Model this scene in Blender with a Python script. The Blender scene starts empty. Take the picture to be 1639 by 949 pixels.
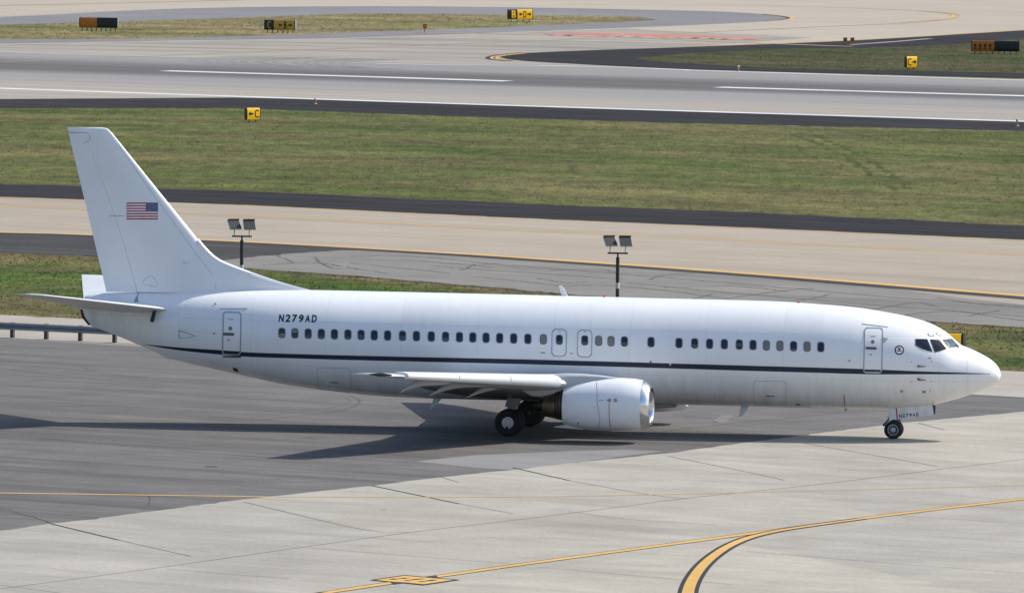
import bpy, bmesh, math, random
import numpy as np
from mathutils import Matrix, Vector
rnd = random.Random(7)
S = bpy.context.scene

# ------------------------------------------------------------------ camera
F, YH, HC, CX, CY = 14053.0, -380.0, 25.2, 819.5, 474.5
ROLL = math.radians(.55)
PITCH = math.atan((CY - YH) / F)
_fw = np.array([0, math.cos(PITCH), -math.sin(PITCH)])
_R0 = np.array([1., 0, 0]); _U0 = np.array([0, math.sin(PITCH), math.cos(PITCH)])
_R = math.cos(ROLL) * _R0 + math.sin(ROLL) * _U0
_U = math.cos(ROLL) * _U0 - math.sin(ROLL) * _R0
_C = np.array([0, 0, HC])
cd = bpy.data.cameras.new('camera'); cam = bpy.data.objects.new('camera', cd)
S.collection.objects.link(cam); S.camera = cam
cd.sensor_width = 36; cd.sensor_fit = 'HORIZONTAL'; cd.lens = F / 1639 * 36
cd.clip_start = 5; cd.clip_end = 20000
cam.matrix_world = Matrix(((_R[0], _U[0], -_fw[0], 0), (_R[1], _U[1], -_fw[1], 0), (_R[2], _U[2], -_fw[2], HC), (0, 0, 0, 1)))

# ------------------------------------------------------------------ light
SUN = Vector((.955, .30, 1.0)).normalized()
w = bpy.data.worlds.new('World'); S.world = w; w.use_nodes = True
nt = w.node_tree; bg = nt.nodes['Background']
sky = nt.nodes.new('ShaderNodeTexSky'); sky.sky_type = 'NISHITA'; sky.sun_disc = False
sky.sun_elevation = math.asin(SUN.z); sky.sun_rotation = math.atan2(SUN.x, SUN.y)
sky.air_density = 1.0; sky.dust_density = 2.0; sky.ozone_density = 3.0
nt.links.new(sky.outputs[0], bg.inputs[0]); bg.inputs[1].default_value = .145
sl = bpy.data.lights.new('sun', 'SUN'); sl.energy = 4.0; sl.angle = math.radians(.5); sl.color = (1, .95, .85)
so = bpy.data.objects.new('sun', sl); S.collection.objects.link(so)
so.rotation_euler = SUN.to_track_quat('Z', 'Y').to_euler(); so.location = (100, 350, 120)
S.view_settings.view_transform = 'Standard'; S.view_settings.look = 'None'
S.view_settings.exposure = .24; S.view_settings.gamma = 1; S.view_settings.use_curve_mapping = False

# ------------------------------------------------------------------ surveying: bearings to ground and aircraft points
def ray(px, py):
    d = _fw * F + _R * (px - CX) - _U * (py - CY); return d / np.linalg.norm(d)
def G(px, py, h=0.):
    d = ray(px, py); return _C + d * ((h - HC) / d[2])
YAW = math.radians(-9)
O = G(833, 688.7); O[2] = 0
EX = np.array([math.cos(YAW), math.sin(YAW), 0]); EY = np.array([-math.sin(YAW), math.cos(YAW), 0])
def A(px, py, yl):
    d = ray(px, py); v = _C - O; p = v + d * ((yl - v @ EY) / (d @ EY)); return float(p @ EX), float(p[2])

# ------------------------------------------------------------------ small helpers
def link(name, verts, faces, mat=None, parent=None, smooth=False, mats=None, midx=None):
    me = bpy.data.meshes.new(name); me.from_pydata([tuple(map(float, v)) for v in verts], [], faces)
    for m in (mats or ([mat] if mat else [])): me.materials.append(m)
    if midx: me.polygons.foreach_set('material_index', midx)
    if smooth: me.polygons.foreach_set('use_smooth', [True] * len(faces))
    me.update()
    o = bpy.data.objects.new(name, me); S.collection.objects.link(o)
    if parent: o.parent = parent
    return o
def empty(name, loc=(0, 0, 0), rz=0):
    o = bpy.data.objects.new(name, None); S.collection.objects.link(o); o.location = loc; o.rotation_euler = (0, 0, rz); o.empty_display_size = .5
    return o
def tag(o, label, cat, group=None, kind=None):
    o['label'] = label; o['category'] = cat
    if group: o['group'] = group
    if kind: o['kind'] = kind
    return o
class MB:
    def __init__(s): s.v = []; s.f = []; s.m = []; s.cur = 0
    def add(s, vs, fs):
        n = len(s.v); s.v += [tuple(map(float, v)) for v in vs]; s.f += [tuple(i + n for i in f) for f in fs]; s.m += [s.cur] * len(fs); return s
    def box(s, c, d, rot=None, taper=1.0):
        vs = []
        for z in (-1, 1):
            k = taper if z > 0 else 1
            for x, y in ((-1, -1), (1, -1), (1, 1), (-1, 1)): vs.append(Vector((x * d[0] / 2 * k, y * d[1] / 2 * k, z * d[2] / 2)))
        if rot is not None: vs = [rot @ v for v in vs]
        vs = [(v[0] + c[0], v[1] + c[1], v[2] + c[2]) for v in vs]
        return s.add(vs, [(3, 2, 1, 0), (4, 5, 6, 7), (0, 1, 5, 4), (1, 2, 6, 5), (2, 3, 7, 6), (3, 0, 4, 7)])
    def tube(s, pts, r, n=10, caps=True):
        pts = [Vector(p) for p in pts]; rs = r if isinstance(r, (list, tuple)) else [r] * len(pts); rings = []
        for i, p in enumerate(pts):
            t = (pts[min(i + 1, len(pts) - 1)] - pts[max(i - 1, 0)]).normalized()
            a = t.orthogonal().normalized() if abs(t.z) > .99 else t.cross(Vector((0, 0, 1))).normalized()
            b = t.cross(a)
            rings.append([p + (a * math.cos(2 * math.pi * k / n) + b * math.sin(2 * math.pi * k / n)) * rs[i] for k in range(n)])
        return s.loft(rings, caps)
    def loft(s, rings, caps=True):
        n = len(rings[0]); vs = [v for r in rings for v in r]; fs = []
        for i in range(len(rings) - 1):
            for k in range(n):
                a, b = i * n + k, i * n + (k + 1) % n; fs.append((a, b, b + n, a + n))
        if caps: fs.append(tuple(reversed(range(n)))); fs.append(tuple(range((len(rings) - 1) * n, len(rings) * n)))
        return s.add(vs, fs)
    def lathe_y(s, prof, c, n=36):      # profile of (radius, y) turned about a y axis through c
        rings = [[(c[0] + r * math.cos(2 * math.pi * k / n), c[1] + y, c[2] + r * math.sin(2 * math.pi * k / n)) for k in range(n)] for r, y in prof]
        return s.loft(rings, True)
    def build(s, name, mat=None, parent=None, smooth=False, mats=None):
        o = link(name, s.v, s.f, mat, parent, smooth, mats, s.m if mats else None)
        bm = bmesh.new(); bm.from_mesh(o.data); bmesh.ops.recalc_face_normals(bm, faces=bm.faces); bm.to_mesh(o.data); bm.free()
        if smooth: o.data.set_sharp_from_angle(angle=math.radians(38))
        return o

# ------------------------------------------------------------------ materials
def node_mat(name):
    m = bpy.data.materials.new(name); m.use_nodes = True
    return m, m.node_tree, m.node_tree.nodes['Principled BSDF']
def math_n(t, op, a, b=None, c=None):
    n = t.nodes.new('ShaderNodeMath'); n.operation = op
    for i, v in enumerate((a, b, c)):
        if v is None: continue
        if isinstance(v, (int, float)): n.inputs[i].default_value = v
        else: t.links.new(v, n.inputs[i])
    return n.outputs[0]
def mix_n(t, fac, a, b, mode='MIX'):
    n = t.nodes.new('ShaderNodeMix'); n.data_type = 'RGBA'; n.blend_type = mode
    for i, v in ((0, fac), (6, a), (7, b)):
        if isinstance(v, (int, float)): n.inputs[i].default_value = v
        elif isinstance(v, tuple): n.inputs[i].default_value = (*v, 1)
        else: t.links.new(v, n.inputs[i])
    return n.outputs[2]
def noise_n(t, vec, scale, detail=5, rough=.6, lo=.35, hi=.65, dist=0.):
    n = t.nodes.new('ShaderNodeTexNoise'); n.inputs['Scale'].default_value = scale; n.inputs['Detail'].default_value = detail
    n.inputs['Roughness'].default_value = rough; n.inputs['Distortion'].default_value = dist
    t.links.new(vec, n.inputs['Vector'])
    r = t.nodes.new('ShaderNodeMapRange'); t.links.new(n.outputs[0], r.inputs[0]); r.inputs[1].default_value = lo; r.inputs[2].default_value = hi
    return r.outputs[0]
def pos_n(t): return t.nodes.new('ShaderNodeNewGeometry').outputs['Position']
def map_n(t, vec, rz=0., scale=(1, 1, 1), loc=(0, 0, 0)):
    n = t.nodes.new('ShaderNodeMapping'); n.inputs['Rotation'].default_value = (0, 0, rz); n.inputs['Scale'].default_value = scale; n.inputs['Location'].default_value = loc
    t.links.new(vec, n.inputs['Vector']); return n.outputs[0]
def plain(name, col, rough=.5, metal=0., var=.12, vscale=3., coat=0.):
    m, t, b = node_mat(name)
    tc = t.nodes.new('ShaderNodeTexCoord')
    f = noise_n(t, tc.outputs['Object'], vscale, 4)
    c = mix_n(t, f, tuple(x * (1 - var) for x in col), tuple(min(1, x * (1 + var)) for x in col))
    t.links.new(c, b.inputs['Base Color']); b.inputs['Roughness'].default_value = rough; b.inputs['Metallic'].default_value = metal
    b.inputs['Coat Weight'].default_value = coat
    return m
TONE = {'taxiway_concrete': (.80, .765, .72), 'far_concrete': (.88, .845, .78), 'apron_concrete': (.97, .95, .915), 'dark_asphalt': (.62, .63, .65), 'road_concrete': (.9, .87, .81),
        'exit_concrete': (.80, .785, .75), 'runway_surface': (.92, .9, .87), 'cracked_asphalt': (.95, .95, .94), 'weathered_asphalt': (.98, .97, .95)}
def ground(name, c1, c2, big=.02, fine=1.2, fine_amt=.25, streak=None, streak_col=None, streak_amt=.4, streak_sc=(.012, .45), rough=.9, speck=.12, bump=.02):
    """pavement: broad tone drift, mid blotches, grain, optional wear streaks along one heading"""
    k = TONE.get(name, (1, 1, 1)); c1 = tuple(a * b for a, b in zip(c1, k)); c2 = tuple(a * b for a, b in zip(c2, k))
    if streak_col: streak_col = tuple(a * b for a, b in zip(streak_col, k))
    m, t, b = node_mat(name); p = pos_n(t)
    c = mix_n(t, noise_n(t, p, big, 5, .6), c1, c2)
    mid = noise_n(t, p, fine * .22, 6, .65, .3, .7)
    c = mix_n(t, fine_amt, c, mix_n(t, mid, tuple(x * .72 for x in c1), tuple(min(1, x * 1.25) for x in c2)))
    gr = noise_n(t, p, fine * 6, 3, .7, .25, .75)
    c = mix_n(t, speck, c, mix_n(t, gr, tuple(x * .45 for x in c1), tuple(min(1, x * 1.6) for x in c2)))
    if streak is not None:
        v = map_n(t, map_n(t, p, -streak), 0, (*streak_sc, 1))
        f = noise_n(t, v, 1.0, 4, .6, .48, .72)
        v2 = map_n(t, map_n(t, p, -streak), 0, (streak_sc[0] * 4, streak_sc[1] * 3.3, 1), (3, 7, 0))
        f2 = noise_n(t, v2, 1.0, 3, .6, .5, .75)
        c = mix_n(t, math_n(t, 'MULTIPLY', f, streak_amt), c, streak_col)
        c = mix_n(t, math_n(t, 'MULTIPLY', f2, streak_amt * .7), c, streak_col)
    t.links.new(c, b.inputs['Base Color']); b.inputs['Roughness'].default_value = rough; b.inputs['Specular IOR Level'].default_value = .06
    bp = t.nodes.new('ShaderNodeBump'); bp.inputs['Strength'].default_value = .35; bp.inputs['Distance'].default_value = bump
    t.links.new(gr, bp.inputs['Height']); t.links.new(bp.outputs[0], b.inputs['Normal'])
    return m, t, b, p, c
def grass_mat(name, greens, browns, brown_lo, brown_hi, sc=.05):
    m, t, b = node_mat(name); p = pos_n(t)
    greens = [tuple(a * b for a, b in zip(q, (.90, .95, .68))) for q in greens]; browns = [tuple(a * b for a, b in zip(q, (.90, .92, .74))) for q in browns]
    g = mix_n(t, noise_n(t, p, sc * 5, 5, .65), *greens)
    br = mix_n(t, noise_n(t, p, sc * 12, 4, .6), *browns)
    v = map_n(t, map_n(t, p, math.radians(32)), 0, (.6, 1.0, 1))
    f = math_n(t, 'MULTIPLY_ADD', noise_n(t, v, sc * 8, 6, .7, .32, .68), .5, math_n(t, 'MULTIPLY_ADD', noise_n(t, v, sc, 4, .6, brown_lo, brown_hi), .9, -.2))
    f = math_n(t, 'MINIMUM', math_n(t, 'MAXIMUM', f, 0.), 1.)
    c = mix_n(t, f, g, br)
    def lum(fac, lo, hi, c): return mix_n(t, 1., c, mix_n(t, fac, (lo, lo, lo), (hi, hi, hi * .97)), 'MULTIPLY')
    c = lum(noise_n(t, map_n(t, p, 0, (5.0, .55, 1)), 1.0, 4, .7, .3, .7), .62, 1.36, c)
    c = lum(noise_n(t, map_n(t, p, 0, (1.2, .2, 1)), 1.0, 4, .65, .3, .7), .72, 1.25, c)
    c = lum(noise_n(t, v, sc * 2.2, 4, .6, .35, .65), .70, 1.2, c)
    c = mix_n(t, math_n(t, 'MULTIPLY', noise_n(t, map_n(t, p, 0, (1, .4, 1)), .7, 4, .65, .56, .72), .6), c, tuple(x * .6 for x in greens[0]))
    t.links.new(c, b.inputs['Base Color']); b.inputs['Roughness'].default_value = .95; b.inputs['Specular IOR Level'].default_value = .1
    bp = t.nodes.new('ShaderNodeBump'); bp.inputs['Strength'].default_value = .25; bp.inputs['Distance'].default_value = .03
    t.links.new(noise_n(t, p, 3., 5, .7, .2, .8), bp.inputs['Height']); t.links.new(bp.outputs[0], b.inputs['Normal'])
    return m
HD = math.radians(-33)      # heading of runway and taxiways
M = {}
M['base'] = grass_mat('dry_turf', ((.05, .055, .02), (.085, .09, .035)), ((.14, .115, .07), (.2, .165, .105)), .35, .6)
M['far_concrete'] = ground('far_concrete', (.41, .375, .33), (.47, .43, .385), .012, .5, .2, HD, (.33, .30, .265), .35)[0]
M['exit_concrete'] = ground('exit_concrete', (.36, .335, .30), (.43, .40, .36), .015, .6, .25, math.radians(-20), (.17, .164, .16), .9, (.008, .14))[0]
M['grey_shoulder'] = ground('weathered_asphalt', (.185, .185, .195), (.225, .222, .23), .03, .8, .25, HD, (.14, .14, .15), .4)[0]
M['dark_asphalt'] = ground('dark_asphalt', (.032, .030, .033), (.045, .042, .044), .04, 1.2, .4, HD, (.095, .09, .085), .8, (.03, .9))[0]
M['old_asphalt'] = ground('old_dark_asphalt', (.040, .039, .040), (.058, .056, .056), .05, 1.2, .5, math.radians(-36), (.10, .097, .093), .8, (.03, .6))[0]
M['taxi_concrete'] = ground('taxiway_concrete', (.40, .36, .305), (.455, .41, .35), .02, .8, .25, math.radians(-36), (.30, .27, .235), .55, (.01, .22))[0]
M['cracked'] = ground('cracked_asphalt', (.19, .18, .166), (.245, .233, .214), .03, .9, .35, math.radians(-36), (.15, .147, .142), .5, (.02, .3))[0]
M['road'] = ground('road_concrete', (.36, .34, .315), (.42, .40, .375), .04, 1.1, .3, math.radians(-35), (.28, .265, .25), .4)[0]
M['apron_asphalt'] = ground('apron_asphalt', (.128, .122, .118), (.160, .152, .146), .035, 1.4, .6, math.radians(-33), (.08, .076, .075), .75, (.018, .35), speck=.28)[0]
M['patch'] = ground('apron_patch', (.21, .205, .20), (.25, .245, .24), .05, 1.4, .3, HD, (.17, .165, .163), .4)[0]

# apron concrete: slabs of slightly different tone between the joints
def slab_mat():
    m, t, b, p, c = ground('apron_concrete', (.345, .33, .295), (.41, .392, .352), .05, .9, .55, math.radians(-35), (.25, .24, .222), .55, (.035, .22), speck=.18)
    def axis(ang_other, spacing, off):
        n = t.nodes.new('ShaderNodeVectorMath'); n.operation = 'DOT_PRODUCT'
        nx, ny = -math.sin(ang_other), math.cos(ang_other)
        n.inputs[1].default_value = (nx / spacing, ny / spacing, 0); t.links.new(p, n.inputs[0])
        return math_n(t, 'FLOOR', math_n(t, 'ADD', n.outputs['Value'], off))
    a1, a2 = math.radians(-66.5), math.radians(57)
    s1, s2 = 9.35, 10.4
    o1 = -(-math.sin(a1) * -15.1 + math.cos(a1) * 288.6) / s1
    o2 = -(-math.sin(a2) * -3.3 + math.cos(a2) * 286.6) / s2
    cb = t.nodes.new('ShaderNodeCombineXYZ'); t.links.new(axis(a1, s1, o1 + 20), cb.inputs[0]); t.links.new(axis(a2, s2, o2 + 20), cb.inputs[1])
    wn = t.nodes.new('ShaderNodeTexWhiteNoise'); wn.noise_dimensions = '2D'; t.links.new(cb.outputs[0], wn.inputs['Vector'])
    c2 = mix_n(t, 1.0, c, mix_n(t, wn.outputs['Value'], (.92, .925, .94), (1.05, 1.04, 1.02)), 'MULTIPLY')
    t.links.new(c2, b.inputs['Base Color']); return m
M['apron_concrete'] = slab_mat()

# runway: wear bands across its width
def runway_mat():
    m, t, b, p, c = ground('runway_surface', (.285, .28, .278), (.33, .322, .315), .02, .7, .2, math.radians(-29.2), (.22, .218, .222), .5, (.006, .35))
    a = math.radians(-29.2); nx, ny = -math.sin(a), math.cos(a)
    def v_at(py): q = G(820, py); return nx * q[0] + ny * q[1]
    n = t.nodes.new('ShaderNodeVectorMath'); n.operation = 'DOT_PRODUCT'; n.inputs[1].default_value = (nx, ny, 0); t.links.new(p, n.inputs[0])
    lo, hi = v_at(185), v_at(85)
    wob = noise_n(t, map_n(t, map_n(t, p, -a), 0, (.006, .05, 1)), 1, 4, .6, 0, 1)
    vv = math_n(t, 'ADD', n.outputs['Value'], math_n(t, 'MULTIPLY_ADD', wob, 14, -7))
    fac = math_n(t, 'DIVIDE', math_n(t, 'SUBTRACT', vv, lo), hi - lo)
    r = t.nodes.new('ShaderNodeValToRGB'); t.links.new(fac, r.inputs[0]); e = r.color_ramp.elements
    stops = [(176, (.39, .355, .31)), (156, (.39, .355, .31)), (150, (.31, .30, .295)), (141, (.30, .30, .30)), (135.5, (.15, .148, .15)), (132.5, (.105, .103, .105)), (124, (.105, .103, .105)), (118.5, (.17, .17, .17)), (115, (.265, .265, .268)), (109, (.31, .30, .29)), (98, (.30, .29, .28))]
    pts = sorted(((v_at(py) - lo) / (hi - lo), col) for py, col in stops)
    while len(e) < len(pts): e.new(.5)
    for el, (q, col) in zip(e, pts): el.position = max(0, min(1, q)); el.color = (*col, 1)
    k = mix_n(t, .1, mix_n(t, 1., r.outputs[0], (.9, .88, .85), 'MULTIPLY'), c)
    sfac = noise_n(t, map_n(t, map_n(t, p, -a), 0, (.01, .6, 1)), 1, 4, .6, .4, .7)
    k = mix_n(t, math_n(t, 'MULTIPLY', sfac, .5), k, (.17, .168, .17))
    t.links.new(k, b.inputs['Base Color']); return m
M['runway'] = runway_mat()
def blade_mat(src, name):
    # the same turf, its blades scattering light as a level sward does
    m = src.copy(); m.name = name; t = m.node_tree; b = t.nodes['Principled BSDF']
    for l in list(b.inputs['Normal'].links): t.links.remove(l)
    n = t.nodes.new('ShaderNodeVectorMath'); n.operation = 'MULTIPLY_ADD'; g = t.nodes.new('ShaderNodeNewGeometry')
    n.inputs[1].default_value = (.08, .08, .0); n.inputs[2].default_value = (0, 0, 1)
    t.links.new(g.outputs['Normal'], n.inputs[0]); t.links.new(n.outputs[0], b.inputs['Normal']); return m
M['verge_dry'] = grass_mat('dry_verge', ((.05, .075, .02), (.08, .10, .03)), ((.125, .088, .055), (.18, .135, .085)), .32, .54, .08)
M['grass_near'] = grass_mat('near_grass', ((.030, .066, .012), (.074, .116, .022)), ((.125, .098, .050), (.175, .138, .078)), .42, .66, .07)
M['grass_mid'] = grass_mat('infield_grass', ((.042, .066, .017), (.082, .105, .028)), ((.118, .108, .052), (.165, .142, .072)), .33, .60, .055)
M['grass_wedge'] = grass_mat('wedge_grass', ((.030, .045, .014), (.055, .068, .022)), ((.075, .064, .038), (.105, .088, .052)), .36, .62, .05)
M['grass_far'] = grass_mat('far_grass', ((.10, .11, .045), (.14, .14, .06)), ((.2, .16, .1), (.27, .215, .14)), .3, .55, .05)
M['white_line'] = ground('white_paint_line', (.50, .50, .495), (.64, .64, .63), .1, 1, .3)[0]
M['worn_white'] = ground('worn_white_line', (.38, .38, .38), (.5, .5, .5), .1, 1, .3)[0]
M['yellow_line'] = ground('yellow_paint_line', (.52, .315, .105), (.62, .395, .145), .1, 1, .3)[0]
M['faded_yellow'] = ground('faded_yellow_line', (.36, .26, .15), (.44, .32, .18), .1, 1, .4)[0]
M['thin_yellow'] = ground('thin_yellow_line', (.38, .255, .11), (.45, .31, .15), .1, 1, .4)[0]
M['black_line'] = ground('black_paint_line', (.04, .04, .045), (.065, .065, .07), .1, 1, .3)[0]
M['joint'] = ground('joint_sealant', (.085, .08, .075), (.15, .142, .134), .2, 1, .3)[0]
M['joint_dark'] = ground('fresh_sealant', (.025, .025, .028), (.05, .05, .05), .2, 1, .3)[0]
M['pale_seam'] = ground('pale_seam', (.24, .235, .23), (.3, .295, .29), .1, 1, .3)[0]
M['crack'] = ground('pavement_crack', (.085, .082, .079), (.13, .126, .12), .2, 1, .3)[0]
M['red_paint'] = ground('worn_red_paint', (.40, .085, .075), (.47, .25, .22), .25, 1.5, .5)[0]

# ------------------------------------------------------------------ ground sheets
def catmull(pts, n=8):
    pts = [np.array(p, float) for p in pts]
    if len(pts) < 3: return [tuple(p) for p in pts]
    P_ = [2 * pts[0] - pts[1]] + pts + [2 * pts[-1] - pts[-2]]; out = []
    for i in range(1, len(P_) - 2):
        p0, p1, p2, p3 = P_[i - 1:i + 3]
        for k in range(n):
            u = k / n; out.append(tuple(.5 * (2 * p1 + (p2 - p0) * u + (2 * p0 - 5 * p1 + 4 * p2 - p3) * u * u + (3 * p1 - p0 - 3 * p2 + p3) * u ** 3)))
    out.append(tuple(pts[-1])); return out
def rough_edge(poly, amp, step=.8):
    """fine irregular edge in ground metres"""
    out = []; n = len(poly)
    for i in range(n):
        a, b = np.array(poly[i]), np.array(poly[(i + 1) % n]); L = np.linalg.norm(b - a); k = max(1, min(160, int(L / step)))
        for j in range(k): out.append(a + (b - a) * j / k + np.array([rnd.gauss(0, amp), rnd.gauss(0, amp)]))
    return out
def sheet(name, px, z, mat, rough=0, step=.8):
    poly = [G(*p)[:2] for p in px]
    if rough: poly = rough_edge(poly, rough, step)
    bm = bmesh.new(); vs = [bm.verts.new((p[0], p[1], z)) for p in poly]; f = bm.faces.new(vs)
    f.normal_update()
    if f.normal.z < 0: f.normal_flip()
    bmesh.ops.triangulate(bm, faces=[f])
    me = bpy.data.meshes.new(name); bm.to_mesh(me); bm.free(); me.materials.append(mat)
    o = bpy.data.objects.new(name, me); S.collection.objects.link(o); o['kind'] = 'structure'; return o
def band(name, px, wid, z, mat, jit=0, smooth=True, breaks=None):
    """painted line or joint of a given width in metres along a surveyed path"""
    c = catmull(px, 10) if smooth else px
    g = [G(*p)[:2] for p in c]
    if jit:
        h = []
        for a, b in zip(g[:-1], g[1:]):
            k = max(1, int(np.linalg.norm(b - a) / .9))
            for j in range(k): h.append(a + (b - a) * j / k + np.array([rnd.gauss(0, jit), rnd.gauss(0, jit * 2.2)]))
        g = h + [g[-1]]
    wl = wid if isinstance(wid, (list, tuple)) else None
    vs, fs = [], []
    for i, p in enumerate(g):
        t = g[min(i + 1, len(g) - 1)] - g[max(i - 1, 0)]; t = t / np.linalg.norm(t); nn = np.array([-t[1], t[0]])
        ww = (wl[0] + (wl[1] - wl[0]) * i / (len(g) - 1)) if wl else wid
        if jit: ww *= rnd.uniform(.55, 1.4)
        vs += [(*(p + nn * ww / 2), z), (*(p - nn * ww / 2), z)]
        if i: fs.append((2 * i - 2, 2 * i - 1, 2 * i + 1, 2 * i))
    o = link(name, vs, fs, mat); o['kind'] = 'structure'; return o
Lx, Rx = -420, 2060
def at_l(pts):   # extend an edge past both sides of the view
    (x0, y0), (x1, y1) = pts[0], pts[1]; (x2, y2), (x3, y3) = pts[-2], pts[-1]
    return [(Lx, y0 + (Lx - x0) * (y1 - y0) / (x1 - x0))] + pts + [(Rx, y3 + (Rx - x3) * (y3 - y2) / (x3 - x2))]
e_run_sh_top = at_l([(0, 158.5), (375, 156), (560, 160), (820, 168.5), (1080, 177.5), (1629, 194.2)])
e_run_sh_bot = at_l([(0, 173), (375, 173), (560, 180), (780, 188), (1100, 197), (1639, 209.5)])
e_grass_bot = at_l([(0, 294), (400, 306), (820, 325), (1200, 340), (1639, 361)])
e_tx_top = at_l([(0, 314.5), (400, 328), (820, 348), (1200, 364), (1639, 383.5)])
e_tx_bot = at_l([(0, 371.5), (130, 375), (400, 387), (700, 403.5), (820, 411), (1200, 437.5), (1639, 473)])
e_ng_top = at_l([(0, 404), (150, 410), (400, 430), (560, 441), (900, 470), (1470, 513), (1639, 524)])
e_ng_bot = at_l([(0, 503), (140, 510), (820, 547), (1600, 592), (1639, 594)])
e_road_bot = at_l([(0, 541), (820, 587), (1639, 635.5)])
e_conc = at_l([(0, 849), (80, 838), (150, 830), (380, 800), (440, 793.5), (595, 777), (700, 764), (820, 752), (910, 741), (1070, 725), (1180, 710), (1250, 701), (1350, 688), (1450, 676), (1639, 658.5)])
bx = 6000
link('ground', [(-bx, -2000, -.04), (bx, -2000, -.04), (bx, 9000, -.04), (-bx, 9000, -.04)], [(0, 1, 2, 3)], M['base'])['kind'] = 'structure'
# far apron and taxiways
sheet('far_apron', [(-900, -230), (2500, -230), (2500, 60), (2060, 40), (1639, 49.5), (1350, 66), (1100, 76), (840, 86), (780, 98), (-420, 98), (-900, 100)], -.034, M['far_concrete'])
sheet('taxiway_shoulder', catmull([(-420, 42), (0, 27), (280, 14), (560, 10), (800, 11.5), (1000, 15), (1150, 18.5), (1235, 24), (1263, 29), (1240, 33.5), (1100, 40.5), (1000, 44.5), (830, 51), (540, 61), (280, 65), (0, 70), (-420, 76)], 6), -.030, M['grey_shoulder'])
FAR_GRASS = catmull([(-420, 48), (0, 39.5), (126, 36), (342, 30), (560, 22.5), (779, 23.5), (990, 26), (1046, 31.5), (1000, 34.5), (779, 44), (540, 53), (250, 61), (0, 63), (-420, 66)], 6)
sheet('far_grass_field', FAR_GRASS, -.026, M['grass_far'], .25, 1.2)
sheet('exit_taxiway', catmull([(-420, 78), (0, 71), (280, 66), (540, 62), (830, 52), (1000, 46)], 6) + [(1300, 60), (1100, 75), (840, 85), (800, 92), (860, 99), (1100, 112)] + [(1100, 130), (-420, 130)], -.029, M['exit_concrete'])
sheet('runway', [(-420, 76), (0, 85), (300, 92), (560, 98), (724, 102.5), (860, 103), (1000, 107), (1100, 111), (1639, 127), (2060, 139)] + [(2060, 240), (1629, 215), (820, 185), (-420, 172)], -.025, M['runway'])
sheet('runway_shoulder', e_run_sh_top + e_run_sh_bot[::-1], -.021, M['dark_asphalt'])
sheet('infield_shoulder', catmull([(800, 91.5), (812, 88), (840, 85), (960, 80), (1100, 75.5), (1350, 66), (1639, 49), (2060, 26)], 6) + catmull([(2060, 138), (1639, 125), (1100, 110.5), (1000, 106), (860, 99), (815, 95)], 6), -.018, M['dark_asphalt'])
TRI_GRASS = catmull([(1015, 93), (1060, 89), (1100, 86), (1235, 79), (1363, 77), (1490, 73), (1560, 69.5), (1639, 62), (2060, 38)], 6) + catmull([(2060, 128), (1639, 117), (1270, 110), (1100, 101.5), (1040, 98)], 6)
sheet('infield_grass_field', TRI_GRASS, -.014, M['grass_wedge'], .3, 1.2)
MID_GRASS = e_run_sh_bot + e_grass_bot[::-1]
sheet('grass_field', MID_GRASS, -.019, M['grass_mid'], .22)
sheet('taxiway_shoulder', e_grass_bot + e_tx_top[::-1], -.025, M['dark_asphalt'])
sheet('taxiway', e_tx_top + e_tx_bot[::-1], -.021, M['taxi_concrete'], .08, .7)
sheet('worn_shoulder', e_tx_bot + e_ng_top[::-1], -.017, M['cracked'])
sheet('taxiway_shoulder', [(Lx, 360)] + e_tx_bot[1:5] + [(640, 401), (550, 400), (470, 405), (380, 413), (330, 421), (150, 409.5), (0, 404), (Lx, 394)], -.013, M['old_asphalt'], .12, .8)
sheet('light_pavement', catmull([(1250, 441), (1400, 452), (1639, 470.5), (2060, 503)], 4) + catmull([(2060, 520), (1639, 487), (1500, 471), (1400, 458)], 4), -.013, M['taxi_concrete'])
NEAR_GRASS = e_ng_top + e_ng_bot[::-1]
sheet('verge', NEAR_GRASS, -.012, M['verge_dry'], .16, .6)
sheet('verge_green', [(Lx, 385), (0, 412), (150, 418), (400, 437), (560, 447), (900, 475), (1300, 512), (1470, 537), (1639, 550), (Rx, 585)] + [(Rx, 622), (1639, 590), (1540, 584), (820, 532), (300, 490), (140, 478), (0, 470), (Lx, 448)], -.008, M['grass_near'], .14, 1.0)
sheet('service_road', e_ng_bot + e_road_bot[::-1], -.016, M['road'])
sheet('apron_asphalt', e_road_bot + e_conc[::-1], -.003, M['apron_asphalt'])
sheet('apron_patch', [(665, 738), (760, 728), (900, 722), (1000, 719), (1060, 722), (910, 741), (820, 751.5), (760, 748)], .000, M['patch'])
sheet('apron_concrete', e_conc + [(Rx + 500, 900), (Rx + 900, 1900), (Lx - 900, 1900), (Lx - 500, 950)], .002, M['apron_concrete'], .035, .5)
M['lush'] = grass_mat('lush_grass', ((.042, .066, .017), (.07, .092, .024)), ((.085, .085, .035), (.11, .105, .045)), .4, .65, .1)
for p, wd in (([(1262, 214), (1320, 234), (1372, 262), (1408, 288), (1430, 304)], .4), ([(1300, 216), (1360, 240), (1410, 268), (1452, 302)], .4)): band('tyre_track', p, wd, -.016, M['lush'], jit=.16)
M['dirt_edge'] = ground('bare_soil_edge', (.05, .04, .03), (.10, .08, .055), .3, 1, .4)[0]
band('soil_edge', [(x, y - .3) for x, y in e_grass_bot], .75, -.0155, M['dirt_edge'], jit=.11, smooth=False)
band('soil_edge', [(x, y + .2) for x, y in e_ng_top], .5, -.0065, M['dirt_edge'], jit=.09, smooth=False)
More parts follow.
